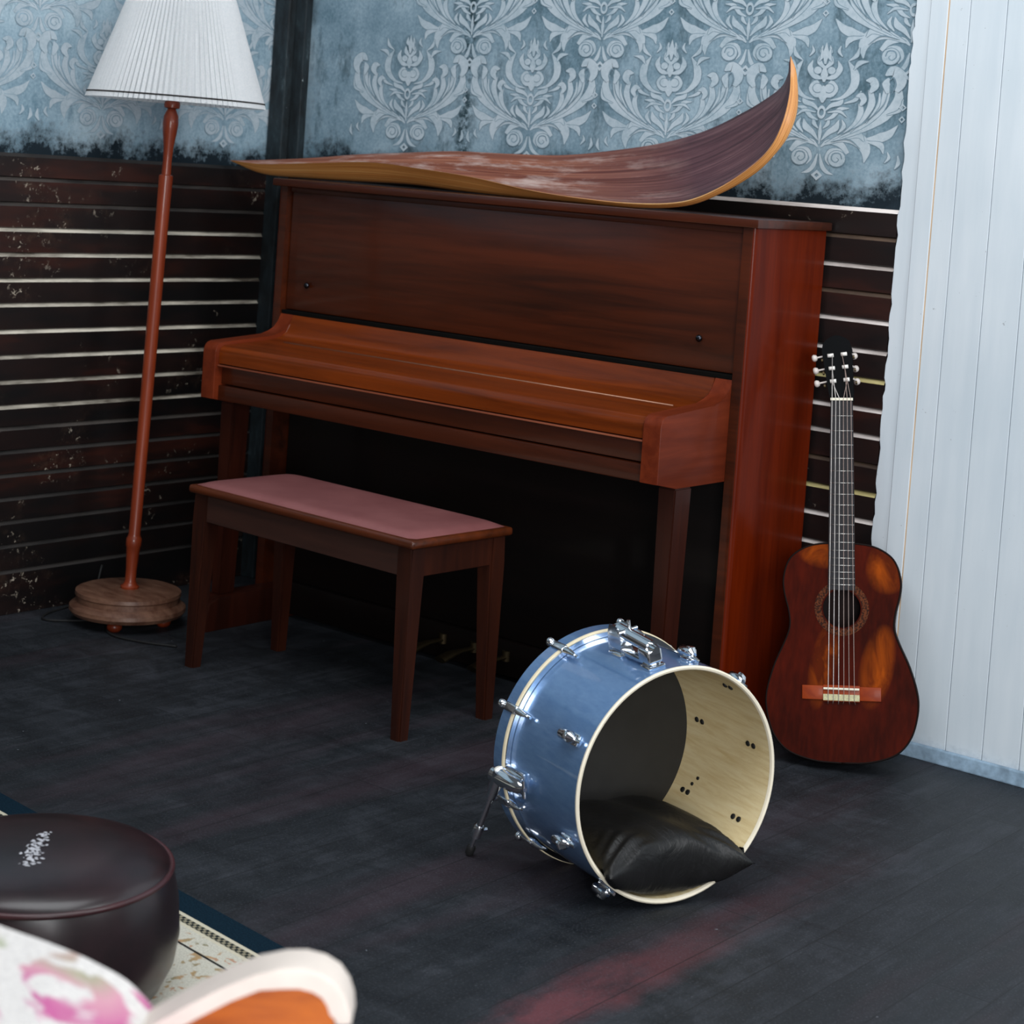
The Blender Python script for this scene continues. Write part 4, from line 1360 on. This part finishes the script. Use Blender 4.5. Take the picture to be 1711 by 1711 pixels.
# worn white scuffs on the top
random.seed(11)
bm = new_bm()
def dome(r):
    return HS + 0.033 - 0.0185 * (r / 0.180) ** 2.4
for k in range(120):
    t_ = random.random()
    x = -0.027 + 0.084 * t_ + random.gauss(0, 0.006)
    y = 0.025 - 0.088 * t_ + random.gauss(0, 0.006)
    s = random.uniform(0.0008, 0.0024)
    an = random.uniform(0, 3.14)
    pts = []
    for q_ in range(7):
        a_ = 2 * math.pi * q_ / 7
        px = x + s * math.cos(a_) * math.cos(an) * 1.8 - s * math.sin(a_) * math.sin(an)
        py = y + s * math.cos(a_) * math.sin(an) * 1.8 + s * math.sin(a_) * math.cos(an)
        pts.append(bm.verts.new((px, py, dome(math.hypot(px, py)) + 0.0007 + 0.000003 * k)))
    bm.faces.new(pts)
obj('scuff_marks', bm, plain('leather_scuff', (196, 196, 202), 0.8), otop)

chair = thing('armchair', 'floral upholstered armchair with cream padded wooden arm at the lower left corner', 'armchair', (1.955, -2.818, 0), R(-51.7))
def floral_mat():
    t = NT('floral_fabric')
    n = t.noise(t.coord(), 240, 2, 0.6)
    base = t.ramp(n, [(0.3, lin((206, 202, 200))), (0.7, lin((230, 226, 222)))])
    a = t.ramp(t.noise(t.coord(loc=(0.35, 0.12, 0)), 13, 3, 0.55, 0.8), [(0.52, 0.0), (0.58, 1.0)])
    cc = t.ramp(t.noise(t.coord(loc=(7, 1, 0)), 6, 2, 0.5), [(0.35, lin((150, 160, 120))), (0.46, lin((206, 140, 160))), (0.56, lin((190, 60, 140)))])
    return t.set(color=t.mix(t.math('MULTIPLY', a, 0.85), base, cc), rough=0.9, spec=0.1)
M_floral = floral_mat()
M_pad = plain('cream_arm_fabric', (226, 214, 204), 0.85, var=0.04)
M_amber = wood('armchair_amber_wood', (150, 66, 10), (216, 116, 30), 'Y', 0.3, 0.5, 10, 8)
def side_arc(y0, z0, r, a0, a1, n):
    return [(y0 + r * math.cos(R(a0 + (a1 - a0) * k / n)), z0 + r * math.sin(R(a0 + (a1 - a0) * k / n))) for k in range(n + 1)]
# reclined back cushion: outline in (front, up), drawn across the width
bk = [(q.x, q.y) for q in catmull([(0.055, 0.40, 0), (0.050, 0.50, 0), (0.020, 0.545, 0), (-0.02, 0.567, 0), (-0.06, 0.581, 0), (-0.10, 0.592, 0), (-0.20, 0.622, 0), (-0.30, 0.648, 0), (-0.36, 0.640, 0), (-0.385, 0.58, 0), (-0.38, 0.33, 0)], 50)]
bm = new_bm()
prism(bm, bk + [(-0.16, 0.33)], 'X', -0.315, 0.315, bev=0.022, seg=4)
obj('back_cushion', bm, M_floral, chair, True, 50)
bm = new_bm()
box(bm, (-0.245, 0.06, 0.315), (0.245, 0.26, 0.43), 0.04, 5)
obj('seat_cushion', bm, M_floral, chair, True, 50)
bm = new_bm()
box(bm, (-0.29, -0.38, 0.25), (0.29, 0.24, 0.312), 0.01)
obj('seat_frame', bm, M_amber, chair, True, 40)
for cx in (-0.285, 0.285):
    tc = [(-0.06, 0.472), (0.0, 0.508), (0.05, 0.542), (0.10, 0.574), (0.14, 0.592), (0.17, 0.596), (0.195, 0.588), (0.209, 0.570), (0.213, 0.550)]
    top = [(q.x, q.y) for q in catmull([(a_, b_, 0) for a_, b_ in tc], 13)]
    low = []
    for k in range(len(top) - 1, -1, -1):
        t0_, t1_ = Vector(top[max(k - 1, 0)]), Vector(top[min(k + 1, len(top) - 1)])
        d_ = (t1_ - t0_).normalized()
        low.append((top[k][0] + d_.y * 0.0135, top[k][1] - d_.x * 0.0135))
    bm = new_bm()
    prism(bm, top + low, 'X', cx - 0.022, cx + 0.022, bev=0.0035, seg=3)
    obj('arm_pad', bm, M_pad, chair, True, 50)
    bm = new_bm()
    prism(bm, [(q_[0] - 0.0004, q_[1] - 0.0007) for q_ in low[::-1]] + [(0.192, 0.52), (0.178, 0.49), (0.10, 0.46), (-0.06, 0.40)], 'X', cx - 0.0205, cx + 0.0205)
    obj('arm_rest', bm, M_amber, chair, True, 40)
    bm = new_bm()
    box(bm, (cx - 0.014, -0.02, 0.30), (cx + 0.014, 0.10, 0.462), 0.004)
    obj('arm_support', bm, M_amber, chair, True, 40)
    for y in (0.19, -0.33):
        bm = new_bm()
        sx_ = 1 if cx > 0 else -1
        tube(bm, [(cx - sx_ * 0.022, y, 0.0), (cx - sx_ * 0.022, y, 0.16), (cx - sx_ * 0.022, y, 0.251)], [0.016, 0.021, 0.024], 16)
        obj('leg', bm, M_amber, chair, True, 50)
